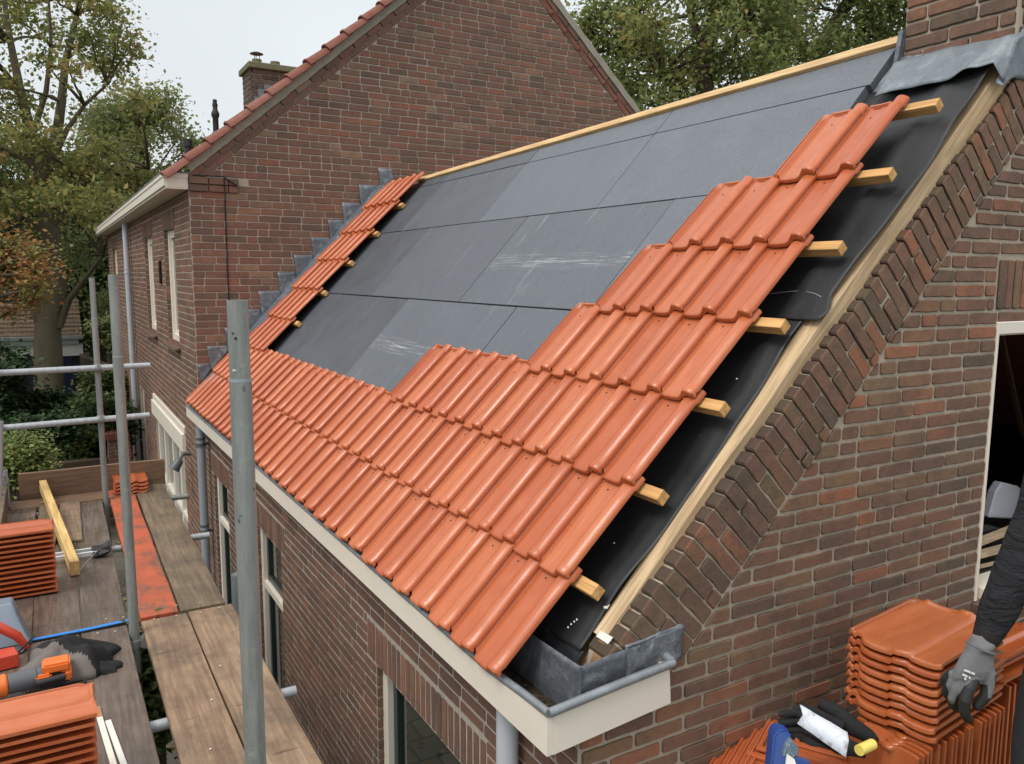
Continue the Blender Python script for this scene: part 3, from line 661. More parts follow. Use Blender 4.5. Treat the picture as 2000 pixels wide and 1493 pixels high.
def roof_tile(i, k, label):
    pw = tile_u(i) - (tile_u(i - 1) if i else 0)
    yaw = rt.gauss(0, .0035); Mx = RM(tile_u(i), (k - 1) * CC + rt.gauss(0, .003), .0215 + rt.gauss(0, .0011), TILT + rt.gauss(0, .003), yaw) @ Matrix.Rotation(rt.gauss(0, .006), 4, 'Y') @ Matrix.Diagonal((pw / TW, 1, 1, 1))
    return put_tile(Mx, label, 'orange clay tiles laid on the roof')
for k in range(1, 9):
    if k <= 2: idx = list(range(0, 35))
    else: idx = list(range(0, nleft.get(k, 0))) + list(range(29, 34))
    for i in idx:
        if i < 29: lab = 'orange tile in the %s course up from the gutter, %s from the verge' % (ordw[k], ordw[i + 1])
        else: lab = 'orange tile by the neighbour wall, %s course, %s from the left' % (ordw[k], ordw[(35 if k <= 2 else 34) - i])
        roof_tile(i, k, lab)

# ------------------------------------------------------------------ box gutter of the extension
X0, YN = .012, -.262
ft = lambda y: -.012 - .008 * y if y > 0 else .0 - .07 * y
fb = lambda y: -.118 - .008 * y
mb = MB(); ys = [YN, 0, 1.7, 3.4, 5.1, 6.9]
vs = []; 
for y in ys: vs += [(X0, y, fb(y)), (X0, y, ft(y)), (X0 + .02, y, ft(y)), (X0 + .02, y, fb(y) + .015), (WX + .0, y, fb(y) + .028), (WX + .0, y, fb(y) + .013)]
n = 6; fs = [(i * n + j, (i + 1) * n + j, (i + 1) * n + (j + 1) % n, i * n + (j + 1) % n) for i in range(len(ys) - 1) for j in range(n)] + [tuple(range(n)), tuple(range(5 * n, 6 * n))[::-1]]
mb.add(vs, [f[::-1] for f in fs])
mb.prism([(X0 + .0205, YN - .001, fb(YN)), (.50, YN - .001, -.076), (.49, YN - .001, .058), (X0 + .0205, YN - .001, ft(YN))], (0, .018, 0))
mb.box((.478, YN + .018, -.073), (.496, GY - .002, .055)); mb.prism([(X0 + .02, YN + .018, fb(YN)), (.478, YN + .018, -.078), (.478, YN + .018, -.066), (X0 + .02, YN + .018, fb(YN) + .012)], (0, -YN + GY - .018, 0))
bg = mb.build('fascia', MT['cream'], ext)
mb = MB().tube([(.022, 6.92, -.062), (.022, 3, -.030), (.022, .12, -.008), (.021, -.1, .012), (.016, YN - .002, .026)], .0135, 12).tube([(.016, YN - .002, .026), (.24, YN - .004, .047), (.505, YN - .002, .066)], .0150, 12).tube([(.505, YN - .002, .066), (.51, GY + .002, .072)], .0150, 12)
mb.box((.034, YN + .02, -.07), (.04, 6.85, .0)); mb.box((.04, YN + .02, -.095), (WX, 6.8, -.085)); mb.box((.17, YN + .019, -.07), (.47, YN + .024, .04)); mb.box((.17, YN + .024, -.062), (.47, GY - .001, -.055))
mb.build('gutter', MT['zinc'], ext, smooth=40)
m = M('wet gutter dirt', .5, .5); v = m.coord(rnd=False); m.color(m.mix(m.ramp(m.noise(v, 40, 5, .8), [(.5, 0.0), (.65, 1.0)]), (.028, .02, .014), (.16, .10, .05))); m.bump(m.noise(v, 60, 5, .8), 1, .01); m.rough(m.ramp(m.noise(v, 7, 3), [(.45, .08), (.55, .8)]))
mb = MB(); vs = []
for j in range(40):
    for i in range(10): vs.append((.041 + .129 * i / 9, -.24 + 1.6 * j / 39, -.078 + .008 * math.sin(i * 2.1 + j * 1.3) * math.sin(j * .7 + i)))
mb.add(vs, [(j * 10 + i, j * 10 + i + 1, j * 10 + i + 11, j * 10 + i + 10) for j in range(39) for i in range(9)]); o = mb.build('gutter_dirt', m.m, smooth=180, base=(.1, .3, -.078)); tag(o, 'dark wet leaf dirt lying in the open corner of the gutter', 'dirt', kind='stuff')
def wavy(p00, p10, p01, p11, nu=16, nv=10, amp=.004, seed=1, nrm=None):
    r1 = random.Random(seed); ph = [r1.uniform(0, 6) for _ in range(6)]; p00, p10, p01, p11 = map(Vector, (p00, p10, p01, p11)); nm = nrm or (p10 - p00).cross(p01 - p00).normalized(); vs = []
    for j in range(nv):
        for i in range(nu):
            a, b = i / (nu - 1), j / (nv - 1); q = (p00 * (1 - a) + p10 * a) * (1 - b) + (p01 * (1 - a) + p11 * a) * b
            h = math.sin(a * 7 + ph[0] + b * 2) * .5 + math.sin(b * 6 + ph[1] - a * 3) * .4 + math.sin(a * 17 + b * 9 + ph[2]) * .25
            vs.append(q + nm * h * amp)
    return vs, [(j * nu + i, j * nu + i + 1, (j + 1) * nu + i + 1, (j + 1) * nu + i) for j in range(nv - 1) for i in range(nu - 1)]
mb = MB(); mb.add(*wavy((.165, GY - .004, -.09), (.42, GY - .006, -.06), (.166, GY - .012, .112), (.40, GY - .014, .134), amp=.003, seed=2))
mb.add(*wavy((.160, 1.2, -.09), (.163, GY - .004, -.09), (.168, 1.2, .06), (.166, GY - .012, .112), 40, 10, amp=.003, seed=3))
mb.tube([(.164, GY - .008, -.08), (.165, GY - .014, .115)], .006, 6)
o = mb.build('lead_upstand', MT['lead'], ext, smooth=60); sm = o.modifiers.new('t', 'SOLIDIFY'); sm.thickness = .003
mb = MB(); vs, fs = wavy((.352, GY - .024, .022), (.572, GY - .03, .052), (.345, GY - .018, .138), (.592, GY - .016, .158), 26, 12, amp=.006, seed=8); mb.add(vs, fs)
mb.add(*wavy((.345, GY - .018, .138), (.592, GY - .016, .158), (.345, GY + .02, .146), (.592, GY + .004, .166), 20, 3, amp=.003, seed=9)); mb.add(*wavy((.352, GY - .006, .022), (.352, GY - .024, .022), (.345, GY - .004, .138), (.345, GY - .018, .138), 3, 8, .001))
o = mb.build('lead_patch', MT['lead'], ext, smooth=60); sm = o.modifiers.new('t', 'SOLIDIFY'); sm.thickness = .004
# downpipes of the extension
def pipe(nm, x, y, z0, z1, r, mat, par, brk=()):
    o = MB().tube([(x, y, z0), (x, y, z1)], r, 20).build(nm, MT[mat], par, smooth=40)
    for z in brk: MB().tube([(x, y, z - .018), (x, y, z + .018)], r + .007, 20).box((x + r * .5, y - .012, z - .012), (x + r + .05, y + .012, z + .012)).tube([(x, y, z + .05), (x, y, z + .075)], r + .004, 20).build('pipe_bracket', MT['grey' if mat == 'pipe' else mat], o, smooth=40)
    return o
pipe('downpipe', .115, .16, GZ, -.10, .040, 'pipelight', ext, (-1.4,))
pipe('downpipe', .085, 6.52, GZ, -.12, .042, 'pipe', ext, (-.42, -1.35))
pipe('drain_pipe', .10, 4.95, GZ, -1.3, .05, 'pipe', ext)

# ================================================================== brick chimney on the ridge
ch = thing('brick_chimney', 'dark red brick chimney with a grey lead apron at the top of the verge', 'chimney', (2.6, .05, 2.1))
mb = MB().box((CXC + .001, GY + .001, 1.9), (3.3, .315, 3.6)); mb.build('mortar', MT['mortar_near'], ch)
cb = MB(); rg = random.Random(17)
Fc = (Vector((CXC, 0, 0)), Vector((0, -1, 0)), Vector((0, 0, 1)), Vector((-1, 0, 0)))
bond(cb, Fc, -.317, .192, 2.12, 3.6, h=.0635, L=.222, j=.011, rng=rg, d=.009, jit=.0022, seg=.035, inset=.005, tilt=.004)
bond(cb, F_g, CXC + .006, 3.3, 2.12, 3.6, h=.0635, L=.222, j=.011, rng=rg, d=.009, jit=.0022, seg=.035, inset=.005, tilt=.004)
cb.build('brickwork', MT['brick_near'], ch)
mb = MB(); vs = []; NU, NV = 44, 14
for i in range(NU):                                       # lead apron: up the chimney face, out over the slope, over the verge corner
    t = i / (NU - 1); y = .30 - .545 * t
    low = 3.015 + .02 * t + .012 * math.sin(t * 8) * t + (.05 * max(0, (t - .86) / .14)); 
    lift = .030 + .025 * math.exp(-((t - .78) / .10) ** 2) - .0 * t
    for j in range(NV):
        s = j / (NV - 1)
        top = Vector((CXC - .006, y, 2.338 + .012 * math.sin(t * 5) + (.012 if t > .9 else 0))); elbow = RF(y, 3.225, -.060); toe = RF(y, low, -.105 + lift)
        q = top.lerp(elbow, s / .35) if s < .35 else elbow.lerp(toe, (s - .35) / .65)
        w_ = .0025 * math.sin(t * 19 + s * 5) + .0015 * math.sin(s * 13 + t * 8)
        q = q + Vector((-SP, 0, CP)) * w_
        if t > .93: q += Vector((.0, -.008, -.10 * (t - .93) / .07 * s))
        vs.append(q)
mb.add(vs, [(i * NV + j, i * NV + j + 1, (i + 1) * NV + j + 1, (i + 1) * NV + j) for i in range(NU - 1) for j in range(NV - 1)])
vs = []
for i in range(16):                                       # drape down the near face
    a = i / 15
    for j in range(10):
        b = j / 9; x = 2.16 + .62 * a; zt = min(2.352, 2.12 + 1.4 * (x - 2.16)) if x < CXC else 2.352; zb = 2.10 + .16 * a + .02 * math.sin(a * 9)
        vs.append((x, GY - .022 - .020 * math.sin(a * 8 + 2) * b - .012 * b, zt + (zb - zt) * b))
mb.add(vs, [(i * 10 + j, i * 10 + j + 1, (i + 1) * 10 + j + 1, (i + 1) * 10 + j) for i in range(15) for j in range(9)])
o = mb.build('lead_apron', MT['leadlight'], ch, smooth=70); sm = o.modifiers.new('t', 'SOLIDIFY'); sm.thickness = .003
mb = MB().prism([(2.262, .312, 2.235), (2.315, .312, 2.27), (2.335, .312, 2.48), (2.305, .312, 2.475)], (0, .022, 0)); mb.add(*wavy(RF(.36, 3.09, -.10), RF(.245, 3.08, -.10), RF(.33, 3.30, -.085), RF(.20, 3.28, -.085), 10, 10, .004, 5)); mb.build('lead_strip', MT['lead'], ch, bevel=.002)

# ================================================================== MAIN HOUSE
house = thing('brick_house', 'large old brick house with a steep gable rising behind the new roof', 'house', (.12, 6.78, GZ))
MX, MY = .12, 6.78
F_m = frame((0, MY, 0), (1, 0, 0), (0, 0, 1)); F_w = frame((MX, 0, 0), (0, -1, 0), (0, 0, 1))
Lr = lambda x: 2.239 + .86 * x; Rr = lambda x: 8.806 - .9 * x; AX, AZ = 3.73, 5.447
mb = MB(); sheet(mb, F_m, [(MX, GZ), (7.8, GZ), (7.8, Rr(7.8)), (AX, AZ), (MX, Lr(MX))])
mb.build('gable_mortar', MT['mortar_main'], house)
rg = random.Random(23); nb = MB()
la = math.atan(.86); ra = math.atan(.9)
cl_l = (-math.sin(la), math.cos(la), -math.sin(la) * 0 + math.cos(la) * 2.239 - .132)
cl_r = (math.sin(ra), math.cos(ra), math.cos(ra) * 8.806 - .150)
bond(nb, F_m, MX, 7.6, -.2, 5.4, h=.0745, L=.232, j=.012, clips=[cl_l, cl_r], skip=lambda a, z: z < min(a * 1.0 - .45, 1.9) or (a < .62 and 2.17 < z < 2.33), rng=rg, d=.007, jit=.0016, seg=.12, inset=.003, tilt=.002)
for r in range(2):                                        # projecting corbel courses at the eaves corner
    x = MX - .0
    while x < .60: lay(nb, F_m, rect(x + .003, min(x + .19, .612), 2.178 + r * .0745, 2.246 + r * .0745), d=.03 + .012 * r, rng=rg, seg=.1, jit=.002); x += .195
def rake(x0, z0, ang, length, rows, h, L, sgn):
    A = Vector((math.cos(ang), 0, math.sin(ang))); B = Vector((-math.sin(ang), 0, math.cos(ang))); fr = (Vector((x0, MY, z0)), A, B, Vector((0, -1, 0)))
    for r in range(rows):
        s = (L / 2 if r else 0) - .1
        while s < length: lay(nb, fr, rect(s + .005, s + L - .005, -(r + 1) * h + .004, -r * h - .004), d=.012 + .010 * (1 - r), rng=rg, seg=.12, jit=.0015); s += L
rake(MX + .05, Lr(MX + .05), la, (AX - MX) / math.cos(la) - .04, 2, .064, .215, 1)
rake(AX, AZ, -ra, 5.3, 2, .072, .215, 1)
nb.build('brickwork', MT['brick_main'], house)
mb = MB(); NN = Vector((0, -1, 0))                           # cement band under the verge tiles
for (x0, z0, ang, L) in ((MX + .03, Lr(MX + .03), la, 4.80), (AX, AZ, -ra, 5.4)):
    A = Vector((math.cos(ang), 0, math.sin(ang))); B = Vector((-math.sin(ang), 0, math.cos(ang))); O = Vector((x0, MY, z0)); k = 60
    vs = []
    for i in range(k + 1):
        s = L * i / k; w0 = .005 * math.sin(i * .9) * math.sin(i * 2.3); w1 = .006 * math.sin(i * 1.7)
        for b, n in ((-.002 + w0, .0), (-.002 + w0, .036), (.076 + w1, .045), (.076 + w1, -.1)): vs.append(O + A * s + B * b + NN * n)
    mb.add(vs, [(4 * i + j, 4 * i + 4 + j, 4 * i + 5 + j, 4 * i + 1 + j) for i in range(k) for j in range(3)])
mb.build('cement_band', MT['cement'], house)
# roof slopes
mb = MB(); e = .09
for (xa, za, xb, zb) in ((-.03, Lr(-.03) + e, AX, AZ + e), (AX, AZ + e, 8.2, Rr(8.2) + e)): mb.prism([(xa, 6.8, za), (xb, 6.8, zb), (xb, 6.8, zb + .06), (xa, 6.8, za + .06)], (0, 12.2, 0))
mb.build('roof', MT['oldtile'], house)
# verge tiles, lapped one over the next
vt = MB(); n = 9; Lt = .315
for s0, s1, rr, lift in ((0, Lt, .062, 0),):
    rings = []
    for s, r_, z_ in ((0, .080, .016), (.02, .082, .016), (.03, .076, .012), (Lt, .068, -.004)):
        rings.append([(s, math.cos(math.pi * (t / (n - 1))) * -r_ * 1.35, math.sin(math.pi * (t / (n - 1))) * r_ + z_) for t in range(n)])
    inner = [[(x, y * .84, (z - .006) * .86) for x, y, z in g] for g in rings]
vs = [p for g in rings for p in g] + [p for g in inner for p in g]; k = len(rings) * n
fs = [(i * n + j, i * n + j + 1, (i + 1) * n + j + 1, (i + 1) * n + j) for i in range(len(rings) - 1) for j in range(n - 1)]; fs += [(k + a, k + d, k + c, k + b) for a, b, c, d in fs[:]]
fs += [(j, k + j, k + j + 1, j + 1) for j in range(n - 1)] + [((len(rings) - 1) * n + j, (len(rings) - 1) * n + j + 1, k + (len(rings) - 1) * n + j + 1, k + (len(rings) - 1) * n + j) for j in range(n - 1)]
fs += [(i * n, (i + 1) * n, k + (i + 1) * n, k + i * n) for i in range(len(rings) - 1)] + [(i * n + n - 1, k + i * n + n - 1, k + (i + 1) * n + n - 1, (i + 1) * n + n - 1) for i in range(len(rings) - 1)]
vt.add(vs, fs); vto = vt.build('verge_tile', MT['oldtile'], house, smooth=50, local=True); vme = vto.data; bpy.data.objects.remove(vto)
def verge(x0, z0, ang, length, yy):
    s = 0
    while s < length:
        A = Vector((math.cos(ang), 0, math.sin(ang))); B = Vector((-math.sin(ang), 0, math.cos(ang))); p = Vector((x0, yy, z0)) + A * s + B * .085
        Y = B.cross(A); o = bpy.data.objects.new('verge_tile', vme); link(o, house); tl = rt.gauss(0, .012)
        Mx = Matrix(((A.x, Y.x, B.x, 0), (A.y, Y.y, B.y, 0), (A.z, Y.z, B.z, 0), (0, 0, 0, 1))) @ Matrix.Rotation(tl, 4, 'Z') @ Matrix.Rotation(rt.gauss(.0, .012), 4, 'Y')
        o.matrix_local = Matrix.Translation(p - BASE[house.name]) @ Mx; s += .278
verge(MX - .15, Lr(MX - .15) - .01, la, 4.95, MY - .055)
verge(7.9, Rr(7.9) + .01, math.pi - ra, 5.6, MY + .075)
# eaves gutter of the house
mb = MB(); gx = -.115
mb.prism([(gx, 6.77, 2.215), (gx, 6.77, 2.33), (gx + .02, 6.77, 2.33), (gx + .02, 6.77, 2.24), (MX, 6.77, 2.24), (MX, 6.77, 2.19), (gx + .018, 6.77, 2.19), (gx + .018, 6.77, 2.215)][::-1], (0, 12.1, 0)); mb.box((gx + .02, 6.765, 2.205), (MX, 6.79, 2.335))
mb.box((gx - .008, 6.755, 2.30), (MX, 6.775, 2.345)); mb.box((gx - .008, 6.775, 2.302), (gx, 18.87, 2.345))
gh = mb.build('gutter', MT['cream'], house, bevel=.003)
MB().tube([(gx - .002, 6.76, 2.352), (gx - .002, 18.87, 2.352)], .012, 8).tube([(gx, 6.762, 2.352), (MX + .02, 6.762, 2.352)], .010, 8).build('gutter_rim', MT['zinc'], gh, smooth=50)
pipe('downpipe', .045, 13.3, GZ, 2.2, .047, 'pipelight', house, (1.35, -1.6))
# side wall of the house
WW = [(-8.93, -7.95, .50, 1.87), (-11.2, -10.15, .50, 1.86), (-14.9, -13.75, .48, 1.86), (-17.6, -16.4, .48, 1.86)]
GW = (-10.9, -8.0, -2.5, -.78); DW = (-13.15, -12.4, -2.7, -.62); BW = (-11.9, -11.45, -2.7, -.7)
mb = MB(); sheet(mb, F_w, [(-18.9, GZ), (-MY, GZ), (-MY, 2.3), (-18.9, 2.3)], [rect(*r) for r in WW + [GW, DW]])
for r in WW + [GW, DW]: quad_reveal(mb, F_w, r, .13)
mb.build('side_mortar', MT['mortar_main'], house)
sb = MB(); lo = [(a - .05, b + .05, d, d + .22) for a, b, c, d in WW]
bond(sb, F_w, -18.9, -MY, GZ, 2.22, h=.0745, L=.225, j=.011, openings=WW + [GW, DW, (-10.98, -7.85, -.8, -.46)] + lo, rng=rg, d=.003, jit=0, seg=0, inset=.002, tilt=.001)
for a, b, c, d in lo:
    x = a
    while x < b: lay(sb, F_w, rect(x + .004, x + .058, c + .004, d - .004), d=.007, seg=0, jit=0, rng=rg); x += .064
for (a, b, c, d) in WW:
    Fr = (Vector((MX + .125, -a, 0)), Vector((-1, 0, 0)), Vector((0, 0, 1)), Vector((0, -1, 0))); z = c
    while z < d: lay(sb, Fr, rect(.0, .122, z + .004, min(z + .069, d)), d=.005, back=.004, jit=0, seg=0, rng=rg); z += .0745
sb.build('brickwork', MT['brick_main'], house)
for (a, b, c, d) in WW:
    y0, y1 = -b, -a; x0 = MX + .06; f = MB()
    for lo_, hi in (((x0, y0, c), (x0 + .07, y0 + .055, d)), ((x0 - .01, y1 - .09, c), (x0 + .07, y1, d)), ((x0 + .001, y0 + .055, d - .10), (x0 + .07, y1 - .09, d)), ((x0 + .001, y0 + .055, c), (x0 + .07, y1 - .09, c + .08))): f.box(lo_, hi)
    f = f.build('window', MT['cream'], house, bevel=.004)
    s_ = MB(); ym = (y0 + y1) / 2
    for lo_, hi in (((x0 + .022, y0 + .055, c + .08), (x0 + .06, y0 + .12, d - .1)), ((x0 + .022, y1 - .155, c + .08), (x0 + .06, y1 - .09, d - .1))): s_.box(lo_, hi)
    s_.box((x0 + .024, y0 + .12, c + .08), (x0 + .058, y1 - .155, c + .125)).build('sash', MT['cream'], f, bevel=.003); MB().box((x0 + .04, y0 + .12, c + .08), (x0 + .046, y1 - .155, d - .1)).build('pane', MT['glass'], f)
    sl = MB(); x = y0 - .08; rr = random.Random(4)
    while x < y1 + .05: sl.prism([(MX - .065, x + .003, c - .075), (MX + .06, x + .003, c - .025), (MX + .06, x + .003, c + .0), (MX - .065, x + .003, c - .045)][::-1], (0, .057, 0)); x += .063
    sl.build('sill', MT['brick_side'], f, bevel=.002)
# wide white lintel and tall frames on the ground floor
MB().box((MX - .045, 7.85, -.765), (MX + .13, 10.97, -.55)).box((MX - .02, 7.84, -.55), (MX + .02, 10.98, -.46)).build('lintel', MT['cream'], house, bevel=.006)
y0, y1 = 8.0, 10.9; x0 = MX + .03; f = MB()
for yy in (8.0, 8.62, 9.3, 10.15, 10.82): f.box((x0, yy, -2.5), (x0 + .09, yy + .085, -.765))
f.box((x0 + .002, 8.085, -1.75), (x0 + .08, 10.82, -1.68)); f = f.build('window', MT['cream'], house, bevel=.005); MB().box((x0 + .05, 8.08, -2.5), (x0 + .056, 10.82, -.77)).build('pane', MT['glass'], f)
f = MB().box((x0 + .02, 12.4, -2.7), (x0 + .09, 12.47, -.62)).box((x0 + .02, 13.07, -2.7), (x0 + .09, 13.15, -.62)).box((x0 + .022, 12.47, -.70), (x0 + .09, 13.07, -.62)).build('door', MT['cream'], house, bevel=.004); MB().box((x0 + .05, 12.46, -2.7), (x0 + .056, 13.08, -.65)).build('pane', MT['glass'], f)
MB().box((MX - .02, 9.25, 1.2), (MX + .002, 9.4, 1.5)).build('air_grille', MT['dark'], house)
MB().tube([(.16, MY - .022, 2.335), (.46, MY - .05, 2.335), (.598, MY - .048, 2.25)], .006, 6).tube([(.468, MY - .05, 2.335), (.472, MY - .042, 2.17), (.473, MY - .014, 2.1), (.470, MY - .014, 1.5), (.474, MY - .014, .3)], .0065, 6).build('cable', MT['black'], house, smooth=60)
lm = thing('wall_lamp', 'small grey outdoor spotlight on the brick wall behind the far downpipe', 'lamp', (.08, 7.5, -.75)); MB().tube([(.12, 7.5, -.72), (.03, 7.45, -.70), (-.03, 7.4, -.78)], .018, 8).build('arm', MT['grey'], lm, smooth=50)
Xm = Matrix.Translation((-.05, 7.38, -.80)) @ Matrix.Rotation(R(35), 4, 'Y'); MB().lathe([(.03, .07), (.045, .05), (.06, -.03), (.065, -.06), (.055, -.06), (.05, -.03)], n=14, X=Xm).build('shade', MT['grey'], lm, smooth=40)
# things standing on the house roof
vp = thing('vent_pipe', 'tall black vent pipe with a bulge standing on the house roof', 'vent', (.73, 8.5, 2.95)); MB().lathe([(.06, 0), (.055, .09), (.035, .12), (.035, .28), (.048, .31), (.048, .34), (.03, .38), (.028, .42), (.033, .425), (.033, .45), (.026, .455), (.026, .50), (0.001, .51)], n=16).build('pipe', MT['black'], vp, smooth=30, local=True)
vp = thing('vent_pipe', 'short black vent stub low on the house roof next to the verge', 'vent', (.32, 8.0, 2.60)); MB().lathe([(.04, 0), (.04, .18), (.055, .19), (.055, .27), (.001, .275)], n=16).build('pipe', MT['black'], vp, smooth=30, local=True)
c2 = thing('brick_chimney', 'distant mossy brick chimney with two pots behind the red verge tiles', 'chimney', (1.45, 8.75, 3.2))
MB().box((1.183, 8.505, 3.2), (1.80, 9.0, 3.90)).build('mortar', MT['mortar_side'], c2)
b2_ = MB(); bond(b2_, frame((0, 8.5, 0), (1, 0, 0), (0, 0, 1)), 1.18, 1.80, 3.2, 3.9, h=.062, L=.22, j=.01, rng=rg, seg=0, jit=0, d=.005); bond(b2_, frame((1.18, 0, 0), (0, -1, 0), (0, 0, 1)), -9.0, -8.5, 3.2, 3.9, h=.062, L=.22, j=.01, rng=rg, seg=0, jit=0, d=.005)
m = brick_mat('sooty brick', [(0, (.06, .05, .04)), (1, (.13, .10, .08))]); b2_.build('brickwork', m, c2)
m = M('mossy concrete', .95, .1); v = m.coord(rnd=False); m.color(m.mix(m.noise(v, 9, 6, .7), (.10, .11, .05), (.24, .23, .16))); m.bump(m.noise(v, 40, 5), .5, .01)
MB().box((1.14, 8.45, 3.88), (1.85, 9.05, 3.955)).build('cap', m.m, c2, bevel=.008)
for x in (1.30, 1.53): MB().tube([(x, 8.7, 3.955), (x, 8.7, 4.04)], .06, 16).build('pot', m.m, c2, smooth=40)
MB().lathe([(.001, .03), (.04, .02), (.085, 0), (.08, -.006), (.001, .0)], (1.30, 8.7, 4.11), 18).tube([(1.27, 8.68, 4.03), (1.27, 8.68, 4.115)], .004, 5).tube([(1.33, 8.68, 4.03), (1.33, 8.68, 4.115)], .004, 5).tube([(1.30, 8.73, 4.03), (1.30, 8.73, 4.115)], .004, 5).build('cowl', MT['black'], c2, smooth=40)
MB().box((1.25, 8.488, 3.55), (1.36, 8.499, 3.64)).box((1.20, 8.487, 3.44), (1.30, 8.498, 3.54)).box((1.33, 8.486, 3.62), (1.42, 8.497, 3.70)).build('lead_flashing', MT['leadlight'], c2)

# ------------------------------------------------------------------ stepped lead on the neighbour wall
fl = thing('lead_flashing', 'stepped grey lead flashing between the brick gable and the left tile strip', 'flashing', (1.2, 6.75, 1.2))
steps = [(2.174, 2.343, 2.545), (1.937, 2.164, 2.347), (1.735, 1.964, 2.14), (1.571, 1.76, 1.942), (1.375, 1.596, 1.745), (1.176, 1.392, 1.547), (.991, 1.192, 1.354), (.781, 1.017, 1.151), (.60, .80, .957), (.415, .62, .767), (.231, .434, .577), (.125, .24, .385)]
for i, (a, b, z) in enumerate(steps):
    r1 = random.Random(i * 3 + 1); ln = lambda x: .06 + 1.0 * x; yy = MY - .014 - .003 * (i % 2)
    mb = MB(); zb = ln(b) - .02; vs, fs = wavy((a + .03, yy - .004, ln(a + .03) - .03), (b + .02, yy - .002, min(z - .02, ln(b + .02) + .02)), (a, yy, z), (b, yy + .003, z + r1.uniform(-.004, .004)), 8, 8, .003, i); mb.add(vs, fs)
    o = mb.build('lead_step', MT['lead'], fl, smooth=60); sm = o.modifiers.new('t', 'SOLIDIFY'); sm.thickness = .003
mb = MB(); vs = []; r1 = random.Random(2)
for j in range(80):
    v = .16 + 3.04 * j / 79
    for i, (u, o_) in enumerate(((6.45, -.005), (6.50, .004), (6.56, .012), (6.62, .004), (6.69, .006), (6.72, .008), (6.745, .010), (6.76, .012))):
        vs.append(RF(u, v, o_ + .0012 * math.sin(j * .5 + i * 1.1)))
mb.add(vs, [(j * 8 + i, j * 8 + i + 1, j * 8 + i + 9, j * 8 + i + 8) for j in range(79) for i in range(7)])
mb.build('lead_gutter', zinc_mat('streaked lead', (.17, .20, .235), 1.0, .4, .5), fl, smooth=80)

# ================================================================== SCAFFOLD
DZ = -.5
MT['plank'] = wood_mat('scaffold board', (.27, .175, .108), (.39, .275, .178), 1, False, (.080, .060, .045), .8, .7, False, 50)
MT['plank_grey'] = wood_mat('weathered board', (.165, .12, .076), (.25, .185, .12), 1, False, (.065, .052, .04), .75, .7, False, 50)
MT['plank_wet'] = wood_mat('wet dark board', (.125, .092, .072), (.20, .152, .122), 1, False, (.055, .043, .034), .6, .50, True, 60)
MT['plank_red'] = wood_mat('red painted board', (.16, .10, .07), (.22, .14, .10), 1, False, (.14, .055, .035), .55, .42, False, 40, (.46, .10, .045))
MT['toe'] = wood_mat('toe board', (.17, .10, .06), (.26, .165, .10), 0, True, (.08, .06, .045), .4)
def plank(name, x0, x1, y0, y1, zt, mat, label, th=.038, sk=0.0, cat='plank', group='scaffold boards', axis=1):
    mb = MB(); r1 = random.Random(x0 * 13 + y0); nseg = 14
    a = [r1.uniform(0, 6) for _ in range(3)]; vs = []
    for i in range(nseg + 1):
        t = i / nseg; w0 = .0015 * math.sin(t * 19 + a[0]); w1 = .0015 * math.sin(t * 15 + a[1]); s = sk * (t - .5); dz = .0015 * math.sin(t * 7 + a[2])
        if axis == 1: y = y0 + (y1 - y0) * t; pts = [(x0 + w0 + s, y, zt - th), (x1 + w1 + s, y, zt - th), (x1 + w1 + s, y, zt + dz), (x0 + w0 + s, y, zt + dz)]
        else: x = x0 + (x1 - x0) * t; pts = [(x, y1 + w1 + s, zt - th), (x, y0 + w0 + s, zt - th), (x, y0 + w0 + s, zt + dz), (x, y1 + w1 + s, zt + dz)]
        vs += pts
    n = nseg; mb.add(vs, [(4 * i + j, 4 * i + (j + 1) % 4, 4 * i + 4 + (j + 1) % 4, 4 * i + 4 + j) for i in range(n) for j in range(4)] + [(3, 2, 1, 0), (4 * n, 4 * n + 1, 4 * n + 2, 4 * n + 3)])
    bm_base = ((x0 + x1) / 2, (y0 + y1) / 2, zt - th)
    o = mb.build(name, MT[mat], bevel=.003, base=bm_base); tag(o, label, cat, group); return o
NY = -1.5
plank('scaffold_board', -.884, -.660, NY, 2.335, DZ, 'plank', 'worn tan scaffold board directly below the red painted board')
plank('scaffold_board', -.652, -.420, NY, 2.345, DZ - .001, 'plank', 'worn tan scaffold board nearest the brown side wall, in front')
plank('scaffold_board', -.872, -.683, 2.375, 5.30, DZ + .004, 'plank_red', 'scaffold board with faded red paint', sk=.025)
plank('scaffold_board', -.668, -.432, 2.372, 5.38, DZ + .003, 'plank_grey', 'grey brown scaffold board beside the red painted one', sk=.03)
plank('scaffold_board', -1.168, -.956, NY, 2.325, DZ, 'plank_wet', 'wet dark scaffold board beneath the two white strips')
plank('scaffold_board', -1.392, -1.176, NY, 2.33, DZ - .001, 'plank_wet', 'wet dark scaffold board under the black cloth and orange tool')
plank('scaffold_board', -1.62, -1.40, NY, 2.33, DZ, 'plank_wet', 'wet dark scaffold board under the stacked tiles at the lower picture corner')
plank('scaffold_board', -1.145, -.935, 2.372, 5.02, DZ + .002, 'plank_wet', 'wet scaffold board with puddles beyond the blue strip, beside the gap', sk=.03)
plank('scaffold_board', -1.375, -1.153, 2.37, 5.02, DZ, 'plank_wet', 'wet scaffold board beyond the blue strip, under the leaning pine beam', sk=.02)
plank('scaffold_board', -1.61, -1.385, 2.37, 5.02, DZ + .001, 'plank_wet', 'wet scaffold board under the far stack of thirteen tiles')
plank('scaffold_board', -1.56, -.44, 5.05, 5.31, DZ + .002, 'toe', 'brown board laid crosswise at the far end of the scaffold', axis=0)
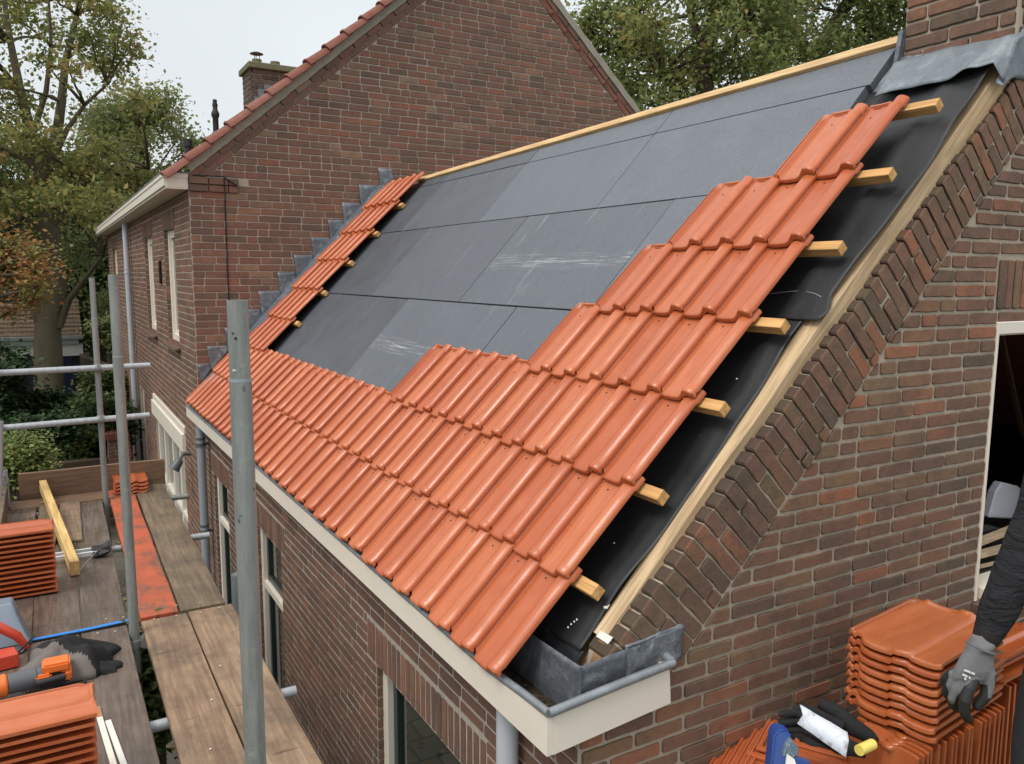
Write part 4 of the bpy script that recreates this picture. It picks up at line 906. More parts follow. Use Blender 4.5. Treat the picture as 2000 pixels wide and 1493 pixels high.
tb = plank('toe_board', -1.50, -.40, 5.345, 5.383, DZ + .215, 'toe', 'brown toe board standing on edge across the far scaffold end', th=.225, cat='toe board', group=None, axis=0)
plank('toe_board', -1.605, -1.57, 3.5, 5.33, DZ + .17, 'plank_grey', 'grey toe board standing on edge along the outer scaffold side', th=.19, cat='toe board', group=None)
plank('loose_board', -1.37, -1.245, 3.95, 4.98, DZ + .026, 'plank_grey', 'loose grey board lying left of the pine beam', th=.022, sk=.03, cat='board', group=None)
plank('loose_board', -1.235, -1.09, 3.93, 4.99, DZ + .022, 'plank', 'loose brown board lying right of the pine beam', th=.018, sk=.02, cat='board', group=None)
o = MB().prism([(-1.40, 2.342, DZ + .004), (-1.13, 2.338, DZ + .006), (-.94, 2.342, DZ + .010), (-.94, 2.368, DZ + .010), (-1.13, 2.364, DZ + .006), (-1.40, 2.366, DZ + .004)], (0, 0, .004)).build('blue_strip', plain('blue tape', (.03, .22, .62), .4, .5, 0, .35, 30), base=(-1.17, 2.35, DZ)); tag(o, 'bright blue strip lying over the joint of the wet boards', 'strip')

def tube_thing(name, path, r, label, mat='tube', group=None, hollow=True, cat='scaffold tube', n=18):
    o = MB().tube(path, r, n, hollow=1 if hollow else 0).build(name, MT[mat], smooth=40, base=path[0]); tag(o, label, cat, group); return o
def coupler(x, y, z, axis, label, off=(0, 0, 0)):
    t = thing('tube_clamp', label, 'clamp', (x, y, z), 'clamps joining scaffold tubes')
    MB().tube([(x, y, z - .02), (x, y, z + .02)], .0320, 16).box((x - .034, y - .010, z - .014), (x - .024, y + .010, z + .014)).build('collar', MT['tube'], t, smooth=40)
    a = Vector((x, y, z)) + Vector(off); d = Vector(axis) * .02
    MB().tube([a - d, a + d], .0320, 16).build('ring', MT['tube'], t, smooth=40)
    MB().tube([a + Vector((0, -.034, .018)), a + Vector((0, -.034, .05))], .006, 8).tube([a + Vector((0, -.034, .038)), a + Vector((0, -.034, .052))], .010, 6).build('bolt', MT['steel'], t); return t
def post(x, y, zt, zs, label, r=.0242, marks=()):
    t = thing('scaffold_post', label, 'scaffold post', (x, y, GZ), 'upright scaffold posts')
    MB().tube([(x, y, GZ), (x, y, zs - .002)], r, 28, hollow=0).build('lower_tube', MT['tube'], t, smooth=40)
    MB().tube([(x, y, zs - .03), (x, y, zt)], r - .0016, 28, hollow=1).build('upper_tube', MT['tube'], t, smooth=40)
    MB().tube([(x, y, zs - .003), (x, y, zs + .004)], r + .0006, 28).build('weld', MT['pipe'], t, smooth=40); return t
P1 = (-.853, -.31)
pst = post(P1[0], P1[1], 1.277, 1.098, 'thick galvanised scaffold post in front, with black marks near its top', .0245)
def onpost(px, r, ang, z, s):   # small marks lying on the tube surface
    mb = MB()
    for (dx, dz, w, h) in s:
        vs = []
        for (ex, ez) in ((-w, -h), (w, -h), (w, h), (-w, h)):
            a = ang + (dx + ex) / r; vs.append((px[0] + math.cos(a) * (r + .0007), px[1] + math.sin(a) * (r + .0007), z + dz + ez))
        mb.add(vs, [(0, 1, 2, 3)])
    return mb
face = math.atan2(CAM.y - P1[1], CAM.x - P1[0])
def disc(cx, cz, r_): return [(cx + .5 * r_ * math.cos(k), cz + .5 * r_ * math.sin(k), r_ * .42, r_ * .42) for k in (0, 1.57, 3.14, 4.71)] + [(cx, cz, r_ * .8, r_ * .45), (cx, cz, r_ * .45, r_ * .8)]
onpost(P1, .0230, face, 1.19, disc(-.0125, .015, .0026) + disc(-.0065, .004, .0036)).build('holes', MT['black'], pst)
onpost(P1, .0230, face, 1.135, disc(-.014, -.012, .003) + disc(-.0095, -.012, .002)).build('paint_spots', MT['white'], pst)
# handwritten digits running down the tube
tcu = bpy.data.curves.new('marking', 'FONT'); tcu.body = '1253'; tcu.size = .0075; tcu.align_x = 'LEFT'; tcu.extrude = .0001; tcu.shear = .1
to = bpy.data.objects.new('tmpmark', tcu); COL.objects.link(to); bpy.context.view_layer.update(); tme = bpy.data.meshes.new_from_object(to.evaluated_get(bpy.context.evaluated_depsgraph_get())); bpy.data.objects.remove(to)
tme.materials.clear(); tme.materials.append(MT['black']); to = bpy.data.objects.new('marking', tme); link(to, pst)
a_ = face + .17; nrm = Vector((math.cos(a_), math.sin(a_), 0)); dn = Vector((0, 0, -1)); yv = nrm.cross(dn)
to.matrix_local = Matrix.Translation(Vector((P1[0], P1[1], 1.090)) + nrm * .0253 - BASE[pst.name]) @ Matrix(((dn.x, yv.x, nrm.x, 0), (dn.y, yv.y, nrm.y, 0), (dn.z, yv.z, nrm.z, 0), (0, 0, 0, 1)))
post(-.93, 2.2, 1.33, .93, 'galvanised scaffold post rising beside the near end of the red board')
post(-.893, 5.0, 1.30, .98, 'thinner looking galvanised post at the far end of the red board', .0225)
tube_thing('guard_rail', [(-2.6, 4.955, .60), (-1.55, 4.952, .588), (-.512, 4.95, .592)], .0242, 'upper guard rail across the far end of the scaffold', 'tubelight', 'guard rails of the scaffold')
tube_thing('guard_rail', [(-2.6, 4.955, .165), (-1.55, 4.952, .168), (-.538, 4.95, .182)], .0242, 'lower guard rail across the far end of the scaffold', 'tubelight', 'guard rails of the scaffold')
for z, nm in ((.590, 'clamp holding the upper guard rail to the far post'), (.178, 'clamp holding the lower guard rail to the far post')): coupler(-.893, 5.0, z, (1, 0, 0), nm, (0, -.05, 0))
coupler(-1.585, 5.18, -.30, (1, 0, 0), 'clamp on the short corner tube by the outer toe board', (0, 0, 0))
coupler(-.93, 2.2, DZ - .055, (0, 1, 0), 'clamp below the boards on the post beside the red board', (.05, 0, 0))
tube_thing('cross_tube', [(-2.2, 1.335, DZ - .066), (-.335, 1.335, DZ - .066)], .0242, 'cross tube under the near boards ending at the brown wall', 'tubelight', 'cross tubes under the boards')
tube_thing('cross_tube', [(-2.2, 3.87, DZ - .066), (-.285, 3.87, DZ - .066)], .0242, 'cross tube under the red board ending by the grey downpipe', 'tubelight', 'cross tubes under the boards')
tube_thing('cross_tube', [(-2.2, 5.06, DZ - .066), (-.26, 5.06, DZ - .066)], .0242, 'cross tube under the far end of the boards', 'tube', 'cross tubes under the boards')
tube_thing('outer_post', [(-1.585, 5.18, GZ), (-1.585, 5.18, -.21)], .0242, 'short grey tube stub standing at the outer corner of the deck', 'pipe', cat='scaffold tube')
tube_thing('outer_post', [(-1.80, 4.7, GZ), (-1.572, 4.90, .23)], .0242, 'leaning tube clamped to the lower guard rail at the picture edge', 'tubelight')
t = thing('ladder', 'grey aluminium ladder standing under the gap between the decks', 'ladder', (-.8, .9, GZ))
for yy in (.75, 1.12): MB().box((-.80, yy, GZ), (-.76, yy + .03, -.72)).build('rail', MT['alu'], t, bevel=.003)
for i in range(7): MB().tube([(-.78, .77, GZ + .25 + i * .28), (-.78, 1.13, GZ + .25 + i * .28)], .014, 8).build('rung', MT['alu'], t, smooth=40)
# pale panel corner seen at the picture edge
o = MB().prism([(-2.0, 4.9, .74), (-1.575, 4.9, .66), (-1.555, 4.9, .71), (-1.62, 4.9, .86), (-2.0, 4.9, .9)], (0, .01, 0)).build('white_sheet', MT['white'], base=(-1.7, 4.9, .7)); tag(o, 'corner of a white sheet sticking in above the upper guard rail', 'sheet')

# ------------------------------------------------------------------ tile stacks
def flat_stack(x, y, z, n, yaw, labels, group, me=tile_me, pitch=.031, seed=1, jit=.003, sc=(1, 1)):
    r1 = random.Random(seed)
    for i in range(n):
        Mx = Matrix.Translation((x + r1.gauss(0, jit), y + r1.gauss(0, jit), z + .018 + i * pitch)) @ Matrix.Rotation(yaw + r1.gauss(0, .006), 4, 'Z') @ Matrix.Diagonal((sc[0], sc[1], 1, 1))
        put_tile(Mx, labels(i, n), group, me)
posw = lambda i, n: 'top' if i == n - 1 else 'bottom' if i == 0 else ordw[n - i] + ' from the top'
YAWX = -math.pi / 2       # length along +X, rolls towards the camera
flat_stack(-1.724, 3.185, DZ, 13, YAWX, lambda i, n: '%s tile of the tall stack by the pine beam' % posw(i, n), 'tiles of the stack by the pine beam', tile_low, .0300, 1)
flat_stack(-1.622, .895, DZ, 13, YAWX, lambda i, n: '%s tile of the stack before the orange power tool' % posw(i, n), 'tiles of the stack before the power tool', tile_low, .0300, 2)
flat_stack(-.78, 5.07, DZ + .004, 4, 0, lambda i, n: '%s tile of the small stack on the far red board' % posw(i, n), 'tiles of the small far stack', tile_low, .030, 3)

# ------------------------------------------------------------------ loose things on the boards
X = Matrix.Translation((-1.165, 3.23, DZ + .006)) @ Vector((-.165, 2.09, .052)).to_track_quat('Y', 'Z').to_matrix().to_4x4()
o = MB().box((-.026, 0, 0), (.026, 2.10, .092)).build('timber_beam', wood_mat('yellow pine', (.62, .40, .14), (.78, .55, .24), 1, False), bevel=.003); o.matrix_world = X; tag(o, 'fresh yellow pine beam lying aslant over the wet boards', 'beam')
g = thing('caulking_gun', 'skeleton caulking gun with a black handle beside the pine beam', 'caulking gun', (-1.15, 3.55, DZ))
MB().box((-1.36, 3.60, DZ + .02), (-1.03, 3.615, DZ + .05)).box((-1.36, 3.52, DZ + .02), (-1.03, 3.535, DZ + .05)).box((-1.37, 3.52, DZ + .02), (-1.36, 3.615, DZ + .05)).build('frame', MT['alu'], g, bevel=.002)
MB().prism([(-1.06, 3.50, DZ + .012), (-.985, 3.50, DZ + .012), (-.945, 3.47, DZ + .05), (-.955, 3.50, DZ + .095), (-1.0, 3.52, DZ + .06), (-1.06, 3.53, DZ + .06)], (0, .09, 0)).build('handle', MT['black'], g, bevel=.008)
MB().tube([(-1.02, 3.54, DZ + .05), (-1.16, 3.25, DZ + .008)], .005, 8).build('trigger_rod', MT['steel'], g, smooth=40)
for i, (a, b, mt, lb) in enumerate((((-1.140, 1.475), (-1.088, .70), 'cream', 'cream painted lath with a raw orange end on the wet board'), ((-1.105, 1.335), (-1.048, .66), 'alu', 'bright white metal strip on the wet board beside the cream lath'))):
    A = Vector((a[0], a[1], DZ + .004)); B = Vector((b[0], b[1], DZ + .004)); X = Matrix.Translation(A) @ (B - A).to_track_quat('Y', 'Z').to_matrix().to_4x4(); L = (B - A).length
    mb = MB().box((-.011, .10 if i == 0 else 0, 0), (.011, L, .010)); 
    if i == 0: mb.box((-.011, 0, 0), (.011, .0995, .010), 1)
    o = mb.build('lath' if i == 0 else 'metal_strip', [MT[mt if i == 0 else 'white'], plain('raw orange wood', (.42, .16, .07))], bevel=.0015); o.matrix_world = X; tag(o, lb, 'strip')
# cordless tool
g = thing('power_tool', 'grey and orange cordless tool lying behind the front tile stack', 'power tool', (-1.37, 1.78, DZ))
XX = Matrix.Translation((-1.52, 1.76, DZ + .062)) @ Matrix.Rotation(R(8), 4, 'Z') @ Matrix.Rotation(R(90), 4, 'Y')
MB().lathe([(.030, .05), (.043, .055), (.045, .16), (.040, .165), (.040, .20), (.036, .205)], n=24, X=XX).build('barrel', MT['grey'], g, smooth=35)
MB().lathe([(.018, -.10), (.032, -.09), (.046, -.03), (.049, .0), (.049, .045), (.044, .052)], n=24, X=XX).build('nose', MT['orange'], g, smooth=35)
MB().box((-1.36, 1.735, DZ + .015), (-1.235, 1.80, DZ + .075)).build('motor', MT['black'], g, bevel=.012, segs=2)
MB().box((-1.335, 1.745, DZ + .078), (-1.225, 1.84, DZ + .118)).box((-1.27, 1.74, DZ + .03), (-1.222, 1.835, DZ + .077)).box((-1.36, 1.725, DZ + .052), (-1.30, 1.755, DZ + .085)).build('battery_grip', MT['orange'], g, bevel=.008, segs=2)
MB().tube([(-1.36, 1.715, DZ + .06), (-1.25, 1.73, DZ + .062)], .016, 12).build('vent_slot', MT['black'], g, smooth=40)
# folded black and grey work cloth
def cloth(name, label, cx, cy, z0, rx, ry, h, seed, mats, cat, n=46, fold=.5, edge=.0, yaw=0, pmat=None):
    r1 = random.Random(seed); ph = [r1.uniform(0, 6) for _ in range(8)]; vs = []; fs = []; mi = []
    for j in range(n):
        for i in range(n):
            a = -1 + 2 * i / (n - 1); b = -1 + 2 * j / (n - 1); x = a * math.sqrt(1 - b * b / 2.2); y = b * math.sqrt(1 - a * a / 2.2)
            r = math.hypot(x, y); e = max(0, 1 - r ** 3)
            f = 1 + fold * (.5 * math.sin(x * 4 + y * 2.5 + ph[0]) + .35 * math.sin(y * 7 - x * 3 + ph[1]) + .3 * abs(math.sin(x * 6 + y * 5 + ph[2])) - .3)
            w = 1 + .12 * math.sin(4 * math.atan2(y, x) + ph[3]) + .07 * math.sin(9 * math.atan2(y, x) + ph[4])
            X_, Y_ = x * rx * w, y * ry * w; c, s = math.cos(yaw), math.sin(yaw)
            vs.append((cx + X_ * c - Y_ * s, cy + X_ * s + Y_ * c, z0 + .004 + h * e ** .6 * f * .7 + edge * math.sin(ph[5] + 7 * math.atan2(y, x)) * r))
    mb = MB(); 
    for j in range(n - 1):
        for i in range(n - 1):
            k = j * n + i; fs.append((k, k + 1, k + n + 1, k + n))
            q = math.sin((i / n) * 5 + (j / n) * 3 + ph[6]); mi.append(1 if q > .55 and len(mats) > 1 else 0)
    mb.add(vs, fs); mb.m = mi; o = mb.build(name, mats, smooth=180, base=(cx, cy, z0)); tag(o, label, cat); sm = o.modifiers.new('t', 'SOLIDIFY'); sm.thickness = .004; return o
fab = plain('black fabric', (.018, .018, .019), .85, .3, 0, .3, 40, .3); fabg = plain('grey lining', (.16, .145, .13), .9, .2, 0, .15, 30, .3)
cloth('work_jacket', 'crumpled black cloth with a grey lining behind the orange power tool', -1.235, 1.97, DZ, .205, .19, .14, 4, [fab, fabg], 'cloth', fold=.55, yaw=.2)
cloth('work_glove', 'flat black glove tail lying at the right edge of the crumpled cloth', -1.10, 1.86, DZ, .09, .06, .045, 9, [fab], 'cloth', fold=.5, yaw=-.5)
# circular saw corner
g = thing('hand_saw', 'grey metal saw housing with a red handle at the picture edge', 'saw', (-1.48, 2.45, DZ))
MB().prism([(-1.75, 2.30, DZ + .01), (-1.385, 2.30, DZ + .01), (-1.44, 2.36, DZ + .15), (-1.46, 2.42, DZ + .19), (-1.75, 2.42, DZ + .19)], (0, .10, 0)).build('housing', plain('grey blue metal', (.20, .24, .29), .4, .5, .3), g, bevel=.006)
MB().tube([(-1.74, 2.27, DZ + .15), (-1.62, 2.255, DZ + .165), (-1.52, 2.25, DZ + .15), (-1.44, 2.25, DZ + .08), (-1.405, 2.25, DZ + .015)], [.020, .022, .024, .022, .016], 14).build('handle', MT['red'], g, smooth=60)
MB().prism([(-1.75, 2.20, DZ + .006), (-1.42, 2.21, DZ + .006), (-1.40, 2.29, DZ + .006), (-1.75, 2.29, DZ + .006)], (0, 0, .010)).build('base_plate', MT['grey'], g, bevel=.002)
MB().tube([(-1.75, 2.19, DZ + .012), (-1.58, 2.13, DZ + .010), (-1.45, 2.15, DZ + .03), (-1.37, 2.26, DZ + .06)], .005, 8).build('cord', MT['black'], g, smooth=60)
o = MB().prism([(-1.75, 2.02, DZ + .004), (-1.43, 2.06, DZ + .004), (-1.45, 2.15, DZ + .004), (-1.75, 2.14, DZ + .004)], (0, 0, .07)).build('red_box', MT['red'], bevel=.006, base=(-1.6, 2.08, DZ)); tag(o, 'flat red case edge between the saw and the orange tool', 'case')
# nails, crumbs and sawdust flecks on the boards
rr = random.Random(8)
for i in range(16):
    x, y = [(-1.02, 2.25), (-.97, 2.42), (-1.10, 2.27), (-.72, 2.30), (-.60, 2.28), (-.50, 2.30), (-.83, 2.31), (-1.05, 2.44), (-.70, 2.45), (-.58, 2.42), (-.78, .92), (-.62, 1.6), (-.71, 1.3), (-1.2, 4.9), (-1.05, 4.95), (-1.30, 5.12)][i]
    o = MB().prism([(x, y, DZ + .006), (x + .008, y + .003, DZ + .006), (x + .010, y + .009, DZ + .006), (x + .002, y + .008, DZ + .006)], (0, 0, .002)).build('wood_chip', MT['cream' if i < 13 else 'pine'], base=(x, y, DZ))
    tag(o, 'tiny pale chip lying on the scaffold boards', 'chip', 'pale chips scattered on the boards')
o = MB().prism([(-1.36, 5.14, DZ + .006), (-1.25, 5.12, DZ + .006), (-1.24, 5.16, DZ + .006), (-1.31, 5.18, DZ + .006)], (0, 0, .004)).build('wood_shaving', MT['pine'], base=(-1.3, 5.15, DZ)); tag(o, 'yellow wood offcut lying on the crosswise board at the far end', 'offcut')

# ================================================================== RIGHT HAND SIDE: tiles on their own deck
D2 = -.632
plank('scaffold_board', .42, 3.0, -.52, -.27, D2, 'plank', 'scaffold board under the tiles, closest to the gable wall', axis=0)
plank('scaffold_board', .42, 3.0, -.78, -.53, D2, 'plank', 'scaffold board under the standing tiles, second from the gable wall', axis=0)
plank('scaffold_board', .42, 3.0, -1.04, -.79, D2, 'plank_grey', 'scaffold board under the workman, third from the gable wall', axis=0)
plank('scaffold_board', .42, 3.0, -1.30, -1.05, D2, 'plank_grey', 'outermost scaffold board under the workman', axis=0)
# standing tiles: length upright, broad faces towards -X
def standing(x, y, z, yaw, lean, label, group, me=tile_wet, side=False):
    B_ = Matrix(((0, 0, -1, 0), (-1, 0, 0, 0), (0, 1, 0, 0), (0, 0, 0, 1))) if not side else Matrix(((0, 1, 0, 0), (0, 0, -1, 0), (-1, 0, 0, 0), (0, 0, 0, 1)))
    put_tile(Matrix.Translation((x, y, z)) @ Matrix.Rotation(yaw, 4, 'Z') @ Matrix.Rotation(lean, 4, 'Y' if not side else 'X') @ B_, label, group, me)
for i in range(17):
    standing(1.055 + i * .0345, -.565 + .03 * i / 17 + rr.uniform(-.004, .004), D2 + .002, .06, rr.uniform(-.03, .02), 'wet tile standing on end, %s from the left in the row under the flat stack' % ordw[i + 1], 'tiles standing under the flat stack')
flat_stack(1.125, -.500, -.160, 9, YAWX + .115, lambda i, n: '%s tile of the wet flat stack in front of the gable wall' % posw(i, n), 'tiles of the wet flat stack', tile_wet, .0310, 5, .004, (1.28, 1.09))
for i in range(9): standing(1.80 + i * .036, -.46, D2 + .002 + .0, .02, rr.uniform(-.03, .02), 'wet tile standing on end behind the workman, %s from the left' % ordw[i + 1], 'tiles standing behind the workman')
flat_stack(1.70, -.45, -.155, 3, YAWX + .05, lambda i, n: '%s tile lying loose behind the gloved hand' % posw(i, n), 'tiles lying behind the gloved hand', tile_wet, .033, 6, .01)
for i in range(9): standing(.80 + i * .040, -.285 - .008 * i, -.355 + rr.uniform(-.01, .01), R(-60), R(0) + rr.uniform(-.04, .04), 'tile standing on its long side below the gloves, %s from the left' % ordw[i + 1], 'tiles standing below the gloves', tile_low, side=True)
for i in range(5): 
    Mx = Matrix.Translation((.52 + i * .045, -.37 - .012 * i, -.40 + .015 * i)) @ Matrix.Rotation(R(-62), 4, 'Z') @ Matrix.Rotation(R(8 + 3 * i), 4, 'Y')
    put_tile(Mx, 'loose tile in the heap at the bottom edge, %s from the left' % ordw[i + 1], 'loose tiles at the bottom edge', tile_me)
# black gloves, folded white flashing and the blue tool on top
cloth('work_gloves', 'pair of black rubber gloves lying on the tiles by the gable wall', 1.13, -.40, -.33, .10, .15, .085, 21, [fab], 'gloves', fold=.5, yaw=.5)
g = thing('rubber_gloves', 'black rubber glove with curled fingers against the gable wall', 'gloves', (.98, -.27, -.31))
GP = lambda px, py, d: CAM + (FWD + RIGHT * ((px - 1000) / 1568.7) - UP * ((py - 746.5) / 1568.7)) * d
mb = MB()
for k, (a, b, c) in enumerate((((1522, 1396), (1552, 1392), (1592, 1412)), ((1520, 1412), (1556, 1408), (1600, 1430)), ((1528, 1426), (1566, 1424), (1610, 1448)), ((1548, 1385), (1580, 1384), (1612, 1402)))):
    mb.tube([GP(*a, 2.62), GP(*b, 2.60), GP(*c, 2.60), GP(c[0] + 30, c[1] + 16, 2.60)], [.010, .0135, .0145, .018], 12)
mb.build('fingers', fab, g, smooth=60)
mb = MB().tube([GP(1600, 1372, 2.66), GP(1628, 1388, 2.64), GP(1665, 1420, 2.62), GP(1700, 1440, 2.60), GP(1712, 1448, 2.60)], [.018, .026, .030, .022, .012], 16).tube([GP(1600, 1430, 2.58), GP(1640, 1455, 2.56), GP(1690, 1470, 2.54)], [.02, .03, .018], 16); mb.build('cuff', fab, g, smooth=60)
pa = [GP(1562, 1376, 2.52), GP(1568, 1397, 2.50), GP(1557, 1413, 2.49)]; pb = [GP(1655, 1430, 2.44), GP(1658, 1447, 2.42), GP(1652, 1480, 2.40)]
mb = MB(); vs = []
for j in range(14):
    for i, (p, q) in enumerate(zip(pa, pb)): vs.append(p.lerp(q, j / 13) + UP * .0006 * math.sin(j * .9 + i * 2))
mb.add(vs, [(j * 3 + i, j * 3 + i + 1, j * 3 + i + 4, j * 3 + i + 3) for j in range(13) for i in range(2)])
m = M('dirty white metal', .5, .5); v = m.coord(rnd=False); m.color(m.mix(m.ramp(m.noise(v, 26, 7, .8), [(.52, .0), (.66, .8)]), (.62, .66, .72), (.20, .18, .20)))
o = mb.build('folded_flashing', m.m, smooth=30, base=pa[1]); tag(o, 'folded white metal strip with dirty grey smears lying on black gloves', 'metal strip'); sm = o.modifiers.new('t', 'SOLIDIFY'); sm.thickness = .003
g = thing('label_roll', 'small roll with a yellow label on the gloves', 'roll', GP(1690, 1460, 2.5)); A, B = GP(1678, 1466, 2.46), GP(1704, 1454, 2.50)
ax = (B - A).normalized(); nn = ax.cross(UP).normalized(); u2 = nn.cross(ax)
MB().tube([A + (B - A) * .0, B], .0165, 20, hollow=0).build('wrapper', MT['yellow'], g, smooth=40); MB().tube([B, B + ax * .006], .0150, 20).build('core', MT['red'], g, smooth=40)
g = thing('blue_tool', 'blue plastic tool with rounded top leaning against the tiles', 'tool', GP(1530, 1450, 2.45))
q = [GP(1506, 1493, 2.42), GP(1512, 1436, 2.44), GP(1522, 1427, 2.44), GP(1540, 1428, 2.42), GP(1548, 1440, 2.42), GP(1536, 1493, 2.38), GP(1532, 1540, 2.36), GP(1502, 1540, 2.40)]
MB().prism(q, FWD * .06).build('body', MT['blue'], g, bevel=.006, segs=2)
q = [GP(1530, 1478, 2.33), GP(1536, 1456, 2.34), GP(1546, 1444, 2.35), GP(1560, 1462, 2.35), GP(1560, 1475, 2.35), GP(1548, 1482, 2.34)]
m = M('frosted plastic', .35, .5); v = m.coord(rnd=False); m.color(m.mix(m.ramp(m.noise(v, 160, 3, .8), [(.55, 0.0), (.66, 1.0)]), (.10, .15, .20), (.42, .48, .50))); MB().prism(q, FWD * .02).build('bag', m.m, g, bevel=.002)
q = [GP(1534, 1500, 2.30), GP(1538, 1474, 2.31), GP(1552, 1484, 2.31), GP(1560, 1510, 2.30)]; MB().prism(q, FWD * .006).build('paper', MT['white'], g)
q = [GP(1552, 1480, 2.34), GP(1580, 1488, 2.34), GP(1600, 1510, 2.34), GP(1550, 1520, 2.33)]; MB().prism(q, FWD * .02).build('label', MT['blue'], g, bevel=.002)

# ================================================================== WORKMAN (only his arm, glove and hip reach into view)
PX = .001338
O0 = GP(1900, 1330, 2.1)
def HL(r, u, f=0): return O0 + RIGHT * r + UP * u + FWD * f
def eval_mesh(o):
    dg = bpy.context.evaluated_depsgraph_get(); dg.update(); me = bpy.data.meshes.new_from_object(o.evaluated_get(dg)); return me
def skin(nodes, edges, levels=2):
    me = bpy.data.meshes.new('skin'); me.from_pydata([n[0] for n in nodes], edges, []); o = bpy.data.objects.new('tmp', me); COL.objects.link(o)
    md = o.modifiers.new('s', 'SKIN'); md.use_smooth_shade = True
    lay_ = me.skin_vertices[0] if len(me.skin_vertices) else None
    if lay_ is None:
        bm = bmesh.new(); bm.from_mesh(me); bm.verts.layers.skin.verify(); bm.to_mesh(me); bm.free(); lay_ = me.skin_vertices[0]
    for i, n_ in enumerate(nodes): r = n_[1]; lay_.data[i].radius = (r, r) if not isinstance(r, tuple) else r
    lay_.data[0].use_root = True
    sb_ = o.modifiers.new('b', 'SUBSURF'); sb_.levels = levels; sb_.render_levels = levels
    m2 = eval_mesh(o); bpy.data.objects.remove(o); return m2
per = thing('person', 'workman in black fleece and grey glove beside the wet tile stack, seen from behind', 'person', (1.2, -1.25, D2))
fH = Vector((FWD.x, FWD.y, 0)).normalized(); rH = Vector((RIGHT.x, RIGHT.y, 0)).normalized(); C0 = GP(2150, 1300, 2.28); C0 = Vector((C0.x, C0.y, 0))
def BL(r, f, z): return C0 + rH * r + fH * f + Vector((0, 0, z))
W_ = HL(.026, .085, .004); elb = GP(2030, 1010, 2.13)
sh = BL(-.175, .0, .93)
N_ = [(BL(0, 0, .34), (.165, .125)), (BL(0, .01, .50), (.150, .115)), (BL(0, .0, .68), (.165, .12)), (BL(0, .0, .84), (.17, .12)), (BL(0, .01, .97), .07), (BL(0, .03, 1.04), .058), (BL(0, .04, 1.13), (.078, .095)), (BL(0, .05, 1.24), (.075, .09)),
      (BL(-.12, 0, .92), .085), (sh, .072), (sh.lerp(elb, .5), .063), (elb, .058), (elb.lerp(W_, .2), .060), (elb.lerp(W_, .32), .054), (elb.lerp(W_, .45), .057), (elb.lerp(W_, .58), .049), (elb.lerp(W_, .70), .051), (elb.lerp(W_, .80), .044), (elb.lerp(W_, .88), .037), (W_, .033),
      (BL(.12, 0, .92), .085), (BL(.20, 0, .90), .072), (BL(.25, .03, .62), .056), (BL(.24, .12, .38), .040), (BL(.24, .14, .33), .03), (BL(.24, .16, .22), .035),
      (BL(-.105, .0, .22), .105), (BL(-.125, .02, .0), .088), (BL(-.13, .03, -.18), .068), (BL(-.13, .01, -.38), .062), (BL(-.13, .0, -.56), .05), (BL(-.13, .12, -.60), .042),
      (BL(.105, .0, .22), .105), (BL(.125, .02, .0), .088), (BL(.13, .03, -.18), .068), (BL(.13, .01, -.38), .062), (BL(.13, .0, -.56), .05), (BL(.13, .12, -.60), .042)]
E_ = [(0, 1), (1, 2), (2, 3), (3, 4), (4, 5), (5, 6), (6, 7), (3, 8), (8, 9), (9, 10), (10, 11), (11, 12), (12, 13), (13, 14), (14, 15), (15, 16), (16, 17), (17, 18), (18, 19), (3, 20), (20, 21), (21, 22), (22, 23), (23, 24), (24, 25), (0, 26), (26, 27), (27, 28), (28, 29), (29, 30), (30, 31), (0, 32), (32, 33), (33, 34), (34, 35), (35, 36), (36, 37)]
bme = skin(N_, E_, 3)
m = M('black fleece', .95, .2); v = m.coord(rnd=False); m.color(m.mix(m.noise(v, 30, 5), (.014, .014, .016), (.034, .034, .038))); m.bump(m.math('ADD', m.noise(m.coord((1, 1, 2.6), rnd=False), 11, 4, .6, 1.2), m.math('MULTIPLY', m.noise(v, 300, 2),   .12)), .9, .035); FLE = m.m
TRO = plain('dark work trousers', (.040, .042, .044), .9, .2, 0, .3, 24, .4); SKN = plain('skin', (.50, .28, .20), .55, .4); RIB = plain('dark knit cuff', (.028, .022, .020), .95, .2, 0, .2, 60, .5)
for q in (FLE, TRO, SKN, RIB, MT['black']): bme.materials.append(q)
for p in bme.polygons:
    c = p.center; p.use_smooth = True; dW = (c - W_).length
    p.material_index = 4 if c.z < -.53 else 1 if (c.z < .36 and (c - BL(0, 0, c.z)).dot(rH) > -.27 and dW > .2) else 2 if c.z > 1.0 else 3 if dW < .055 else 0
bo = bpy.data.objects.new('body', bme); link(bo, per); bo.location = -BASE[per.name]
hd = MB(); 
for s in (-1, 1): hd.tube([BL(s * .03, .125, 1.17), BL(s * .03, .132, 1.17)], .012, 10)
hd.build('eyes', MT['white'], per); MB().tube([BL(0, .13, 1.16), BL(0, .158, 1.135)], [.01, .014], 8).build('nose', SKN, per, smooth=60)
XX = Matrix.Translation(BL(0, .02, 1.24)); MB().lathe([(.001, .095), (.05, .085), (.085, .05), (.10, .0), (.098, -.05)], n=20, X=XX).build('hair', plain('brown hair', (.05, .03, .02), .8), per, smooth=60)
